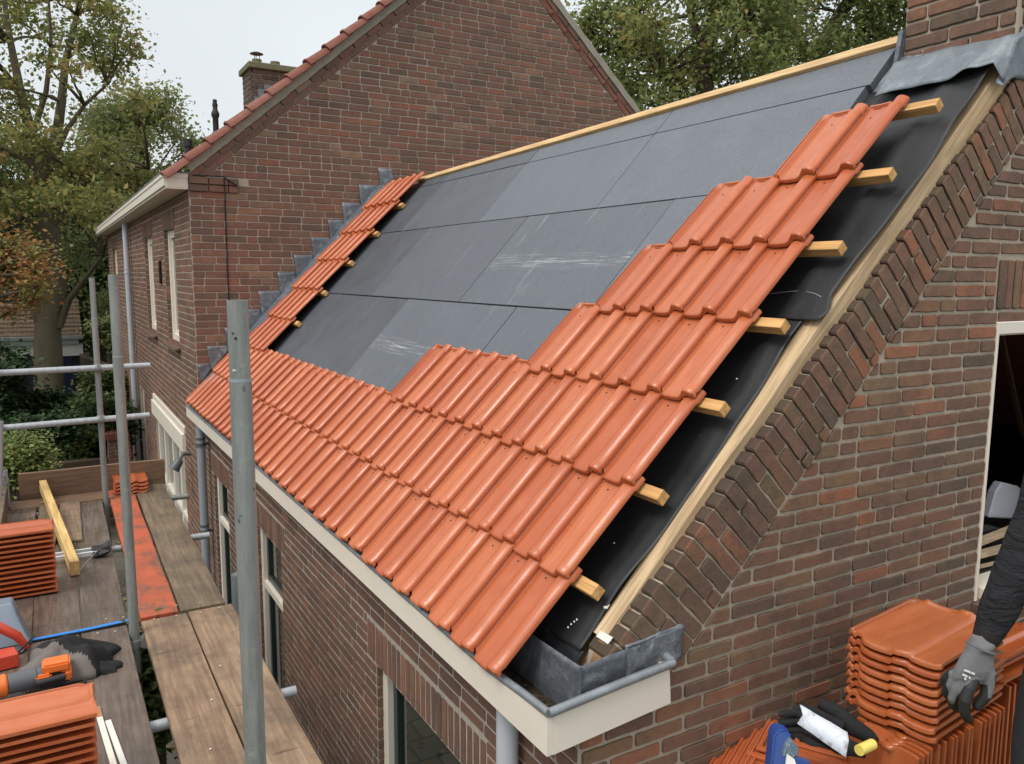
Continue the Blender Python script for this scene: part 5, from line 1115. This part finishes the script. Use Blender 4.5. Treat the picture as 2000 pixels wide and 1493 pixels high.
# glove with separate fingers, fused into one surface
mb = MB()
def limb(pts, rad, sq=1, n=14): 
    P = [HL(*q) for q in pts]; a = P[0]; mb.tube([P[0] + (P[0] - P[1]).normalized() * rad[0] * .5] + P + [P[-1] + (P[-1] - P[-2]).normalized() * rad[-1] * .75], [rad[0] * .6] + list(rad) + [rad[-1] * .45], n)
secs = [(.020, .093, 0, .0335, .026), (.017, .078, 0, .034, .026), (.010, .055, 0, .042, .025), (.003, .030, 0, .049, .025), (-.003, .010, .004, .050, .024), (-.008, -.006, .010, .042, .020), (-.012, -.016, .014, .030, .014)]
vs = []; n = 20
for (r, u, f, hw, hd_) in secs:
    for j in range(n): a = 2 * math.pi * j / n; ca, sa = math.cos(a), math.sin(a); vs.append(HL(r + hw * math.copysign(abs(ca) ** .8, ca), u - .10 * hw * ca * 0 + .06 * r, f + hd_ * math.copysign(abs(sa) ** .8, sa)))
mb.add(vs, [(i * n + j, i * n + (j + 1) % n, (i + 1) * n + (j + 1) % n, (i + 1) * n + j) for i in range(len(secs) - 1) for j in range(n)] + [tuple(range(n))[::-1], tuple(range((len(secs) - 1) * n, len(secs) * n))])
limb([(-.004, .010, -.008), (-.018, -.012, -.016), (-.0300, -.045, -.018), (-.028, -.076, -.010), (-.014, -.099, .000)], [.0155, .0152, .0148, .0140, .0128])
limb([(-.030, .006, .0), (-.041, -.022, .002), (-.046, -.050, .012), (-.036, -.076, .030), (-.016, -.090, .040)], [.0140, .0135, .0128, .0120, .0110])
limb([(-.040, .008, .008), (-.050, -.018, .018), (-.051, -.042, .036), (-.036, -.060, .054), (-.018, -.066, .060)], [.0135, .0128, .0120, .0115, .0105])
limb([(-.044, .016, .016), (-.052, -.006, .034), (-.048, -.024, .052), (-.034, -.036, .066)], [.0120, .0112, .0105, .0098])
limb([(.026, .050, .0), (.039, .018, -.002), (.039, -.012, -.002), (.030, -.042, -.002), (.012, -.070, .004)], [.020, .0195, .0165, .0150, .0125])
limb([(.022, .088, 0), (.020, .096, 0)], [.034, .0335], n=20)
go = mb.build('tmpglove', MT['grey']); rmz = go.modifiers.new('r', 'REMESH'); rmz.mode = 'VOXEL'; rmz.voxel_size = .0022; rmz.use_smooth_shade = True
smz = go.modifiers.new('s', 'SMOOTH'); smz.iterations = 6; smz.factor = .5
gme = eval_mesh(go); bpy.data.objects.remove(go)
GG = plain('grey knit glove', (.17, .17, .175), .9, .25, 0, .1, 90, .5); GB = plain('black glove coating', (.022, .023, .021), .55, .4, 0, .25, 40, .3)
gme.materials.clear(); gme.materials.append(GG); gme.materials.append(GB)
IDX = [Vector((-.006, -.004)).lerp(Vector((-.018, -.016)), t / 4) for t in range(5)] + [Vector((-.018, -.016)).lerp(Vector((-.030, -.045)), t / 5) for t in range(6)] + [Vector((-.030, -.045)).lerp(Vector((-.028, -.076)), t / 5) for t in range(6)] + [Vector((-.028, -.076)).lerp(Vector((-.012, -.103)), t / 5) for t in range(6)]
for p in gme.polygons:
    q = p.center - O0; r, u, f = q.dot(RIGHT), q.dot(UP), q.dot(FWD); p.use_smooth = True
    di = min((Vector((r, u)) - a_).length for a_ in IDX); p.material_index = 1 if (f > .014 and u < .05) or (u < -.066) or (di < .0165 and f < .012) or (r > .0 and u < -.040) or (.0 < r < .030 and u < -.006) or (r > .048 and u < .02) else 0
gl = bpy.data.objects.new('glove', gme); link(gl, per); gl.location = -BASE[per.name]
mb = MB()
for (a, b, w_) in ((-.036, .040, .010), (-.027, .037, .007), (-.018, .033, .009), (-.041, .029, .008), (-.033, .026, .005), (-.024, .022, .004), (-.036, .019, .005)):
    mb.add([HL(a, b, -.0262), HL(a + w_, b - .004, -.0262), HL(a + w_ - .001, b - .009, -.0258), HL(a - .002, b - .005, -.0258)], [(0, 3, 2, 1)])
mb.build('printed_mark', MT['white'], per)
mb = MB(); mb.tube([HL(.021, .084), HL(.023, .089)], .0365, 22); mb.build('cuff_hem', GG, per, smooth=60)

# ================================================================== TREES AND GARDEN
LM = dict(
    oak=leaf_mat('autumn oak leaves', [(0, (.11, .14, .04)), (.35, (.20, .235, .07)), (.6, (.30, .30, .10)), (.82, (.40, .32, .12)), (1, (.48, .31, .13))], .5),
    green=leaf_mat('green leaves', [(0, (.035, .062, .02)), (.5, (.08, .125, .04)), (.85, (.14, .18, .06)), (1, (.24, .24, .09))]),
    birch=leaf_mat('birch leaves', [(0, (.13, .17, .06)), (.5, (.25, .29, .12)), (1, (.40, .39, .18))], .5),
    maple=leaf_mat('orange maple leaves', [(0, (.14, .17, .05)), (.4, (.26, .22, .07)), (.6, (.45, .19, .08)), (1, (.62, .30, .14))]),
    dark=leaf_mat('dark evergreen leaves', [(0, (.012, .030, .012)), (.6, (.028, .060, .020)), (1, (.075, .12, .045))], .2),
    lime=leaf_mat('lime flowers', [(0, (.07, .12, .035)), (.45, (.22, .29, .085)), (.75, (.38, .40, .15)), (1, (.45, .27, .18))]),
    right=leaf_mat('late summer leaves', [(0, (.09, .135, .04)), (.4, (.19, .235, .075)), (.75, (.30, .33, .115)), (.92, (.42, .37, .13)), (1, (.48, .31, .12))], .5),
)
def leaf_mesh(name, P, size, mat, parent, rs, flat=.5, tint=None):
    n = len(P); nrm = rs.normal(size=(n, 3)); nrm[:, 2] += flat * 2; nrm /= np.linalg.norm(nrm, axis=1)[:, None]
    t = np.cross(nrm, rs.normal(size=(n, 3))); t /= np.linalg.norm(t, axis=1)[:, None]; b = np.cross(nrm, t)
    s = size * (rs.uniform(.35, 1.0, n) ** 1.2 * 1.45)[:, None]; base = np.array(BASE.get(parent.name, (0, 0, 0))) if parent else 0
    V = np.stack([P - t * s * .5, P + b * s * .32 + nrm * s * .06, P + t * s * .5 - nrm * s * .05, P - b * s * .32 + nrm * s * .06], 1).reshape(-1, 3) - base
    me = bpy.data.meshes.new(name); me.vertices.add(4 * n); me.vertices.foreach_set('co', V.ravel()); me.loops.add(4 * n); me.loops.foreach_set('vertex_index', np.arange(4 * n)); me.polygons.add(n)
    me.polygons.foreach_set('loop_start', np.arange(0, 4 * n, 4)); me.polygons.foreach_set('loop_total', np.full(n, 4)); me.update(calc_edges=True)
    me.materials.append(mat); tint = rs.uniform(0, 1, n) if tint is None else tint
    c = np.stack([np.clip(tint, 0, 1), np.zeros(n), np.zeros(n), np.ones(n)], 1); at = me.attributes.new('tint', 'FLOAT_COLOR', 'FACE'); at.data.foreach_set('color', c.ravel())
    o = bpy.data.objects.new(name, me); link(o, parent); return o
def make_tree(name, label, base, trunk, clumps, leafm, bark='bark', lsize=.12, per=26, nsub=9, sig=.22, seed=1, group=None, trunk_r=.3, hang=0, cat='tree', crown='crown', flat=.4, limbs=()):
    rs = np.random.RandomState(seed); rn = random.Random(seed); t = thing(name, label, cat, base, group)
    tb = MB(); tp = [Vector(q) for q in trunk]; k = len(tp); tb.tube(tp, [trunk_r * (1.25 if i == 0 else 1 - .55 * i / (k - 1)) for i in range(k)], 14)
    for (pts, r0, r1) in limbs: m_ = len(pts); tb.tube([Vector(q) for q in pts], [r0 + (r1 - r0) * i / (m_ - 1) for i in range(m_)], 8)
    anchors = tp[k // 3:] + [Vector(q) for (pts, a, b) in limbs for q in pts]
    P = []; T = []
    for (c, rad, dens) in clumps:
        c = Vector(c); an = min(anchors, key=lambda q: (q - c).length + (1.5 if q.z > c.z else 0)); R_ = max(rad)
        if (an - c).length > .3:
            mid = (an + c) / 2 + Vector((rn.uniform(-.25, .25), rn.uniform(-.25, .25), rn.uniform(-.1, .3))) * R_ * .6; tb.tube([an, an.lerp(mid, .5) + Vector((0, 0, .06 * R_)), mid, c], [.020 * (1 + R_) + .012, .030 + .01 * R_, .026, .014], 6)
        ct = rn.gauss(0, .13)
        for s in range(int(nsub * dens)):
            d = Vector((rn.gauss(0, 1), rn.gauss(0, 1), rn.gauss(0, 1))).normalized(); rr_ = rn.uniform(.45, 1.0); e = c + Vector((d.x * rad[0], d.y * rad[1], d.z * rad[2])) * rr_
            if s % 2 == 0: tb.tube([c, c.lerp(e, .5) + Vector((0, 0, .05)), e], [.016, .010, .005], 4, caps=False)
            n = int(per * rn.uniform(.6, 1.4)); u = rs.uniform(.0, 1.15, n)[:, None] ** .6; L = np.array(c) + (np.array(e) - np.array(c)) * u
            g = rs.normal(size=(n, 3)) * sig * (.5 + .6 * u); g[:, 2] *= .75
            if hang: g[:, 2] -= np.abs(rs.normal(size=n)) * hang
            P.append(L + g); T.append(np.clip(rs.normal(.45 + ct + .10 * rn.gauss(0, 1), .17, n), 0, 1))
    tb.build('trunk' if cat == 'tree' else 'stems', MT[bark], t, smooth=60)
    leaf_mesh(crown, np.concatenate(P), lsize, LM[leafm], t, rs, flat, np.concatenate(T)); return t
def blob(c, R_, n, rad, seed, squash=.8, shell=.35):
    rn = random.Random(seed); out = []
    for i in range(n):
        d = Vector((rn.gauss(0, 1), rn.gauss(0, 1), rn.gauss(0, 1))).normalized(); r = rn.uniform(shell, 1) ** .6; q = Vector(c) + Vector((d.x * R_[0], d.y * R_[1], d.z * R_[2])) * r
        s = rn.uniform(.75, 1.3); out.append((q, (rad * s, rad * s, rad * s * squash), rn.uniform(.7, 1.2)))
    return out
# big tree in the garden: stems follow the photograph
D = 20.6
G = lambda x, y, d=D: GP(x, y, d)
trk = [(-1.35, 20.6, GZ), G(97, 800), G(95, 720), G(93, 650)]
trunk = trk + [G(106, 560), G(100, 480), G(92, 400), G(82, 335)]
limbs = [([G(93, 655), G(72, 590), G(60, 520, 20), G(40, 440, 20), G(20, 380, 20)], .22, .06), ([G(115, 640), G(135, 585), G(165, 545, 20), G(200, 500, 20)], .10, .04),
         ([G(84, 340), G(60, 260), G(40, 180), G(20, 80), G(5, -20)], .17, .05), ([G(84, 335), G(112, 260), G(120, 200), G(128, 120), G(150, 30), G(165, -60)], .15, .04), ([G(88, 350), G(130, 255), G(165, 205), G(210, 165)], .08, .03),
         ([G(75, 330), G(40, 305), G(0, 290), G(-60, 270)], .12, .05), ([G(108, 440), G(140, 375), G(190, 335), G(240, 320), G(290, 330)], .12, .03), ([G(120, 380), G(150, 350), G(200, 290), G(215, 275)], .06, .03), ([G(62, 270), G(90, 180), G(100, 90), G(95, 0)], .08, .03), ([G(100, 480), G(60, 430), G(20, 400)], .08, .03)]
cl = []
rn = random.Random(5)
for i in range(150):
    y = rn.uniform(-160, 590); xm = 215 if y < 140 else (300 if y > 190 else 240); x = rn.uniform(-340, xm); d = D + rn.uniform(-3.2, 3.0)
    if y < 200 and x > 150 and rn.random() < .35: continue
    if y > 520 and x > -60: continue
    s = rn.uniform(.55, .95); cl.append((G(x, y, d), (s * 1.1, s * 1.1, s * .6), rn.uniform(.6, 1.1) * (.75 if y < 230 else 1.15)))
for x, y in ((235, 60), (255, 85), (215, 35), (240, 110), (205, 90), (190, 20), (225, 135)): cl.append((G(x, y), (.60, .60, .32), .5))
make_tree('oak_tree', 'tall spreading tree with thick forked trunk and browning leaves in the garden', (-1.35, 20.6, GZ), trunk, cl, 'oak', 'bark2', .125, 40, 10, .27, 3, trunk_r=.40, limbs=limbs)
# birch in front of the house corner, behind the big tree
cl = []
for i in range(64):
    y = rn.uniform(190, 610); w_ = 60 + 95 * min(1, (y - 170) / 160); x = 262 + rn.uniform(-w_ * (1 if y < 560 else .4), w_ * 1.0); cl.append((G(x, y, 25 + rn.uniform(-1.8, 1.8)), (.75, .75, .6), 1.0))
for x, y in ((355, 260), (372, 280), (300, 190), (318, 205), (335, 235), (345, 330), (330, 180)): cl.append((G(x, y, 24.5), (.42, .42, .5), .8))
b = G(262, 800, 25); make_tree('birch_tree', 'drooping birch with pale green leaves just left of the house corner', (b.x, b.y, GZ), [(b.x, b.y, GZ), G(260, 640, 25), G(258, 500, 25), G(268, 380, 25), G(285, 250, 25)], cl, 'birch', 'bark', .115, 44, 11, .26, 7, trunk_r=.2, hang=.28)
# further trees closing the view
for k, (x, d, top, hw, lb, lm) in enumerate(((20, 34, 300, 170, 'dense green tree far behind the shed', 'green'), (190, 33, 330, 120, 'dense green tree behind the birch', 'green'), (-190, 30, 200, 170, 'dense green tree beyond the left picture edge', 'green'), (120, 38, 380, 130, 'small dark tree farthest behind the shed roof', 'dark'))):
    b = G(x, 750, d); rn2 = random.Random(k); cl = []
    for i in range(60): y = rn2.uniform(top, 690); cl.append((G(x + rn2.uniform(-hw, hw) * (.5 + .5 * math.sin(min(1, (y - top) / 200) * 1.57)), y, d + rn2.uniform(-2, 2)), (1.3, 1.3, .9), 1.0))
    make_tree('leafy_tree', lb, (b.x, b.y, GZ), [(b.x, b.y, GZ), G(x, 650, d), G(x + 8, 520, d), G(x, 400, d)], cl, lm, 'bark', .20, 46, 9, .42, 20 + k, trunk_r=.28)
# dark conifer and maple at the left edge
b = G(10, 830, 15); cl = [(G(rn.uniform(-110, 30), rn.uniform(700, 850), 15 + rn.uniform(-.8, .8)), (.55, .5, .28), 1.1) for i in range(40)]
make_tree('evergreen_shrub', 'dark evergreen shrub left of the thick tree trunk', (b.x, b.y, GZ), [(b.x, b.y, GZ), G(0, 700, 15), G(-5, 650, 15)], cl, 'dark', 'bark', .10, 60, 9, .14, 31, trunk_r=.07, cat='shrub', crown='foliage', flat=1.2)
b = G(-120, 900, 12); cl = [(G(x + rn.uniform(-14, 14), y + rn.uniform(-12, 12), 12 + rn.uniform(-.5, .5)), (.30, .30, .16), 1.0) for x, y in ((5, 470), (35, 480), (60, 500), (20, 510), (75, 515), (45, 535), (10, 550), (60, 560), (30, 575), (-20, 500), (-40, 540), (-20, 580), (80, 540), (8, 600), (55, 595), (-10, 440))]
make_tree('maple_tree', 'small maple with orange leaves reaching in from the left', (b.x, b.y, GZ), [(b.x, b.y, GZ), G(-115, 700, 12), G(-80, 600, 12), G(-40, 540, 12)], cl, 'maple', 'bark', .075, 30, 8, .15, 33, trunk_r=.06, flat=1.0)
# shrubs
def shrub(name, label, px, py, d, hw, hh, lm, seed, ls=.07, n=26, r=.26):
    c = G(px, py, d); m_ = d / 1568.7; rn3 = random.Random(seed); cl = []
    for i in range(n):
        a = rn3.uniform(0, 6.28); q = rn3.uniform(.1, 1) ** .5; v_ = rn3.uniform(-.9, 1); w_ = math.sqrt(max(.1, 1 - v_ * v_ * .6)); cl.append((c + rH * math.cos(a) * hw * m_ * q * w_ + fH * math.sin(a) * hw * m_ * q * .8 * w_ + Vector((0, 0, v_ * hh * m_)), (r, r, r * .7), 1.0))
    return make_tree(name, label, (c.x, c.y, GZ), [(c.x, c.y, GZ), (c.x, c.y, (GZ + c.z) / 2), tuple(c)], cl, lm, 'bark', ls, 60, 9, .10, seed, trunk_r=.04, cat='shrub', crown='foliage', flat=1.1)
shrub('laurel_shrub', 'glossy green laurel below the upper guard rail left of the trunk', 50, 815, 15.5, 62, 38, 'dark', 41, .13, 30, .32)
shrub('leafy_shrub', 'rounded bright green shrub below the lower guard rail', 185, 850, 14, 72, 62, 'green', 42, .085, 34, .26)
shrub('leafy_shrub', 'green shrub against the fence between the two far posts', 208, 790, 16, 30, 62, 'green', 43, .08, 20, .24)
shrub('hydrangea', 'hydrangea with lime and pinkish flower heads at the left edge', 34, 897, 9.5, 40, 27, 'lime', 44, .05, 30, .13)
shrub('dark_shrub', 'dark low shrub behind the hydrangea', 60, 850, 12, 70, 22, 'dark', 45, .09, 22, .22)
shrub('leafy_shrub', 'green shrub in the gap between the scaffold decks', 292, 1345, 4.4, 42, 70, 'green', 46, .05, 24, .10)
shrub('flowering_shrub', 'white flowering shrub top against the house behind the second post', 212, 655, 17.5, 24, 18, 'birch', 47, .09, 10, .2)
# trees behind the ridge, on the right
cl = []; rn = random.Random(9)
for i in range(120):
    x = rn.uniform(1175, 1560); y = rn.uniform(-220, 280); ymin = 70 - (x - 1130) * .55
    if y < ymin and x < 1300: continue
    s = rn.uniform(.55, .9); cl.append((GP(x, y, 17 + rn.uniform(-2, 2)), (s, s, s * .7), rn.uniform(.6, 1.1)))
for x, y in ((1150, 48), (1165, 30), (1160, 75), (1175, 100), (1190, 150), (1215, 190), (1180, 10), (1150, 60)): cl.append((GP(x, y, 17), (.35, .35, .3), .7))
b = GP(1370, 600, 17); make_tree('oak_tree', 'broad green tree behind the ridge nearest the house gable', (b.x, b.y, GZ), [(b.x, b.y, GZ), GP(1365, 400, 17), GP(1370, 250, 17), GP(1380, 120, 17), GP(1400, 0, 17), GP(1440, -120, 17)], cl, 'right', 'bark', .11, 40, 10, .24, 51, trunk_r=.26,
    limbs=[([GP(1372, 240, 17), GP(1300, 150, 16.5), GP(1240, 90, 16.5)], .1, .03), ([GP(1378, 150, 17), GP(1450, 60, 17), GP(1490, -20, 17)], .12, .05), ([GP(1380, 120, 17), GP(1350, 30, 17), GP(1330, -60, 17)], .09, .04)])
cl = []
for i in range(110):
    x = rn.uniform(1480, 1860); y = rn.uniform(-200, 230)
    if rn.random() < .2 and 1580 < x < 1700: continue
    s = rn.uniform(.6, .95); cl.append((GP(x, y, 20 + rn.uniform(-2, 2)), (s, s, s * .7), rn.uniform(.55, 1.05)))
b = GP(1600, 600, 20); make_tree('oak_tree', 'green tree with forked stems behind the ridge beside the near chimney', (b.x, b.y, GZ), [(b.x, b.y, GZ), GP(1600, 350, 20), GP(1605, 200, 20), GP(1600, 100, 20), GP(1640, 30, 20), GP(1700, -60, 20)], cl, 'right', 'bark', .125, 40, 10, .27, 52, trunk_r=.30,
    limbs=[([GP(1600, 190, 20), GP(1560, 80, 20), GP(1530, 0, 20), GP(1520, -80, 20)], .12, .05), ([GP(1605, 130, 20), GP(1680, 70, 20), GP(1740, 20, 20)], .09, .03)])
# distant belt of woodland all round
rs = np.random.RandomState(77); P = []
for k in range(260):
    a = -1.9 + 3.1 * k / 259; Rr_ = 55 + 8 * rs.rand(); cx, cy = CAM.x + math.sin(a) * Rr_, CAM.y + math.cos(a) * Rr_; h = 5.5 + 2.5 * rs.rand(); n = 130
    P.append(np.stack([cx + rs.normal(0, 1.3, n), cy + rs.normal(0, 1.3, n), GZ + rs.uniform(0, 1, n) ** .8 * h], 1))
o = leaf_mesh('distant_wood', np.concatenate(P), .9, LM['green'], None, rs, .3); tag(o, 'distant belt of green woodland beyond the gardens', 'wood', kind='stuff')
# garden shed with a tiled roof
sh_ = thing('garden_shed', 'low garden shed with a brown tiled roof, white gutter and dark blue doors', 'shed', (-2.2, 26, GZ))
x0, x1, y0 = -5.0, -.32, 25.0
MB().box((x0, y0 + .3, GZ), (x1 - .1, y0 + 4, -1.0)).build('wall', plain('dark render', (.03, .028, .025), .9, .2), sh_)
MB().box((-1.5, y0 + .26, GZ), (-.62, y0 + .30, -1.12)).box((-2.9, y0 + .26, GZ), (-1.56, y0 + .30, -1.12)).build('door', plain('dark blue paint', (.006, .012, .05), .4, .5), sh_)
MB().box((x0, y0 + .12, -1.12), (x1, y0 + .34, -.78)).build('fascia', MT['white'], sh_, bevel=.01)
MB().box((x0, y0 - .05, -.62), (x1 + .02, y0 + .12, -.50)).box((x0, y0, -.78), (x1 - .1, y0 + .12, -.62)).build('gutter', plain('grey green gutter', (.30, .33, .31), .5), sh_, bevel=.015)
mt_ = M('flat brown tiles', .9, .2); v = mt_.coord(rnd=False); q = mt_.n('TexBrick'); q.inputs['Scale'].default_value = 4; q.inputs['Color1'].default_value = (.17, .12, .085, 1); q.inputs['Color2'].default_value = (.23, .165, .12, 1); q.inputs['Mortar'].default_value = (.07, .05, .035, 1); q.inputs['Mortar Size'].default_value = .03; q.inputs['Brick Width'].default_value = .9; q.inputs['Row Height'].default_value = .45; mt_.l(v, q.inputs['Vector']); mt_.color(q.outputs[0])
mb = MB(); vs = []; ft_ = []
for r in range(9):
    ya, yb = r * .20, (r + 1) * .20; za, zb = -.50 + r * .115, -.50 + (r + 1) * .115 
    k = len(mb.v); mb.add([(x0, y0 + ya, za + .03), (x1, y0 + ya, za + .03), (x1, y0 + yb, zb), (x0, y0 + yb, zb), (x0, y0 + ya, za), (x1, y0 + ya, za)], [(0, 1, 2, 3), (4, 5, 1, 0)])
mb.prism([(x1, y0, -.5), (x1, y0 + 3.6, -.5), (x1, y0 + 1.8, .53)], (-.02, 0, 0)); mb.build('roof', mt_.m, sh_)
# wooden fence and brick pier
f = thing('garden_fence', 'dark upright wooden fence between the shed and the house', 'fence', (.0, 21.2, GZ)); 
mb = MB(); A_, B_ = G(163, 800, 22.5), G(222, 800, 19.5)
for i in range(14):
    p = A_.lerp(B_, i / 14); q = A_.lerp(B_, (i + .9) / 14); mb.prism([(p.x, p.y, GZ), (q.x, q.y, GZ), (q.x, q.y, -.92), (p.x, p.y, -.92)], (.0, .025, 0))
mb.build('boards', wood_mat('dark fence', (.05, .032, .022), (.10, .065, .045), 2, False), f)
MB().prism([(A_.x, A_.y - .02, -.94), (B_.x, B_.y - .02, -.94), (B_.x, B_.y - .02, -.86), (A_.x, A_.y - .02, -.86)], (0, .08, 0)).build('rail', wood_mat('fence cap', (.14, .10, .06), (.2, .15, .09), 0, False), f)
for k, (px, py, d, w_, h_, lb) in enumerate(((232, 850, 13.5, .35, 1.35, 'brick garden pier with a clay cap beside the house'), (168, 850, 17, .5, .95, 'low brick garden wall topped with broken clay tiles'))):
    c = G(px, py, d); t = thing('garden_pier', lb, 'pier', (c.x, c.y, GZ)); bb = MB(); rg = random.Random(k)
    MB().box((c.x - w_ / 2 + .004, c.y, GZ), (c.x + w_ / 2 - .004, c.y + .4, GZ + h_)).build('mortar', MT['mortar_side'], t)
    bond(bb, frame((0, c.y, 0), (1, 0, 0), (0, 0, 1)), c.x - w_ / 2, c.x + w_ / 2, GZ, GZ + h_, rng=rg, seg=0, jit=0, d=.006); bb.build('brickwork', MT['brick_side'], t)
    mb = MB()
    for i in range(5): x = c.x - w_ / 2 + w_ * i / 5; mb.tube([(x, c.y - .06, GZ + h_ + .03), (x + .03, c.y + .45, GZ + h_ + .05 + .02 * (i % 2))], .055, 8)
    mb.build('clay_cap', MT['oldtile'], t, smooth=50)
# low timber retaining wall
c = G(112, 905, 12.5); t = thing('timber_wall', 'low terrace wall of stacked brown timbers behind the toe board', 'retaining wall', (c.x, c.y, GZ))
for i in range(6): MB().box((c.x - .75, c.y + i * .14, GZ + i * .17), (c.x + .75, c.y + i * .14 + .16, GZ + i * .17 + .155)).build('timber', wood_mat('sleeper', (.07, .05, .035), (.12, .085, .06), 0, False), t, bevel=.01)
m = M('fallen leaves', .9, .2); a = m.attr(); m.color(m.ramp(a[0], [(0, (.10, .05, .02)), (.5, (.20, .12, .04)), (1, (.30, .22, .07))])); LM['litter'] = m.m
rs = np.random.RandomState(5); n = 9000; P = np.stack([rs.uniform(-9, 1.5, n), rs.uniform(1, 26, n), np.full(n, GZ + .045) + rs.uniform(0, .02, n)], 1)
o = leaf_mesh('fallen_leaves', P, .06, LM['litter'], None, rs, 3); tag(o, 'brown and yellow leaves fallen on the garden ground', 'leaves', kind='stuff')
rs = np.random.RandomState(6); n = 30000; P = np.stack([rs.uniform(-12, -1.4, n), rs.uniform(0, 30, n), np.full(n, GZ + .05) + rs.uniform(0, .10, n)], 1)
o = leaf_mesh('ground_cover', P, .10, LM['green'], None, rs, .4); tag(o, 'low green plants covering the garden soil', 'ground cover', kind='stuff')
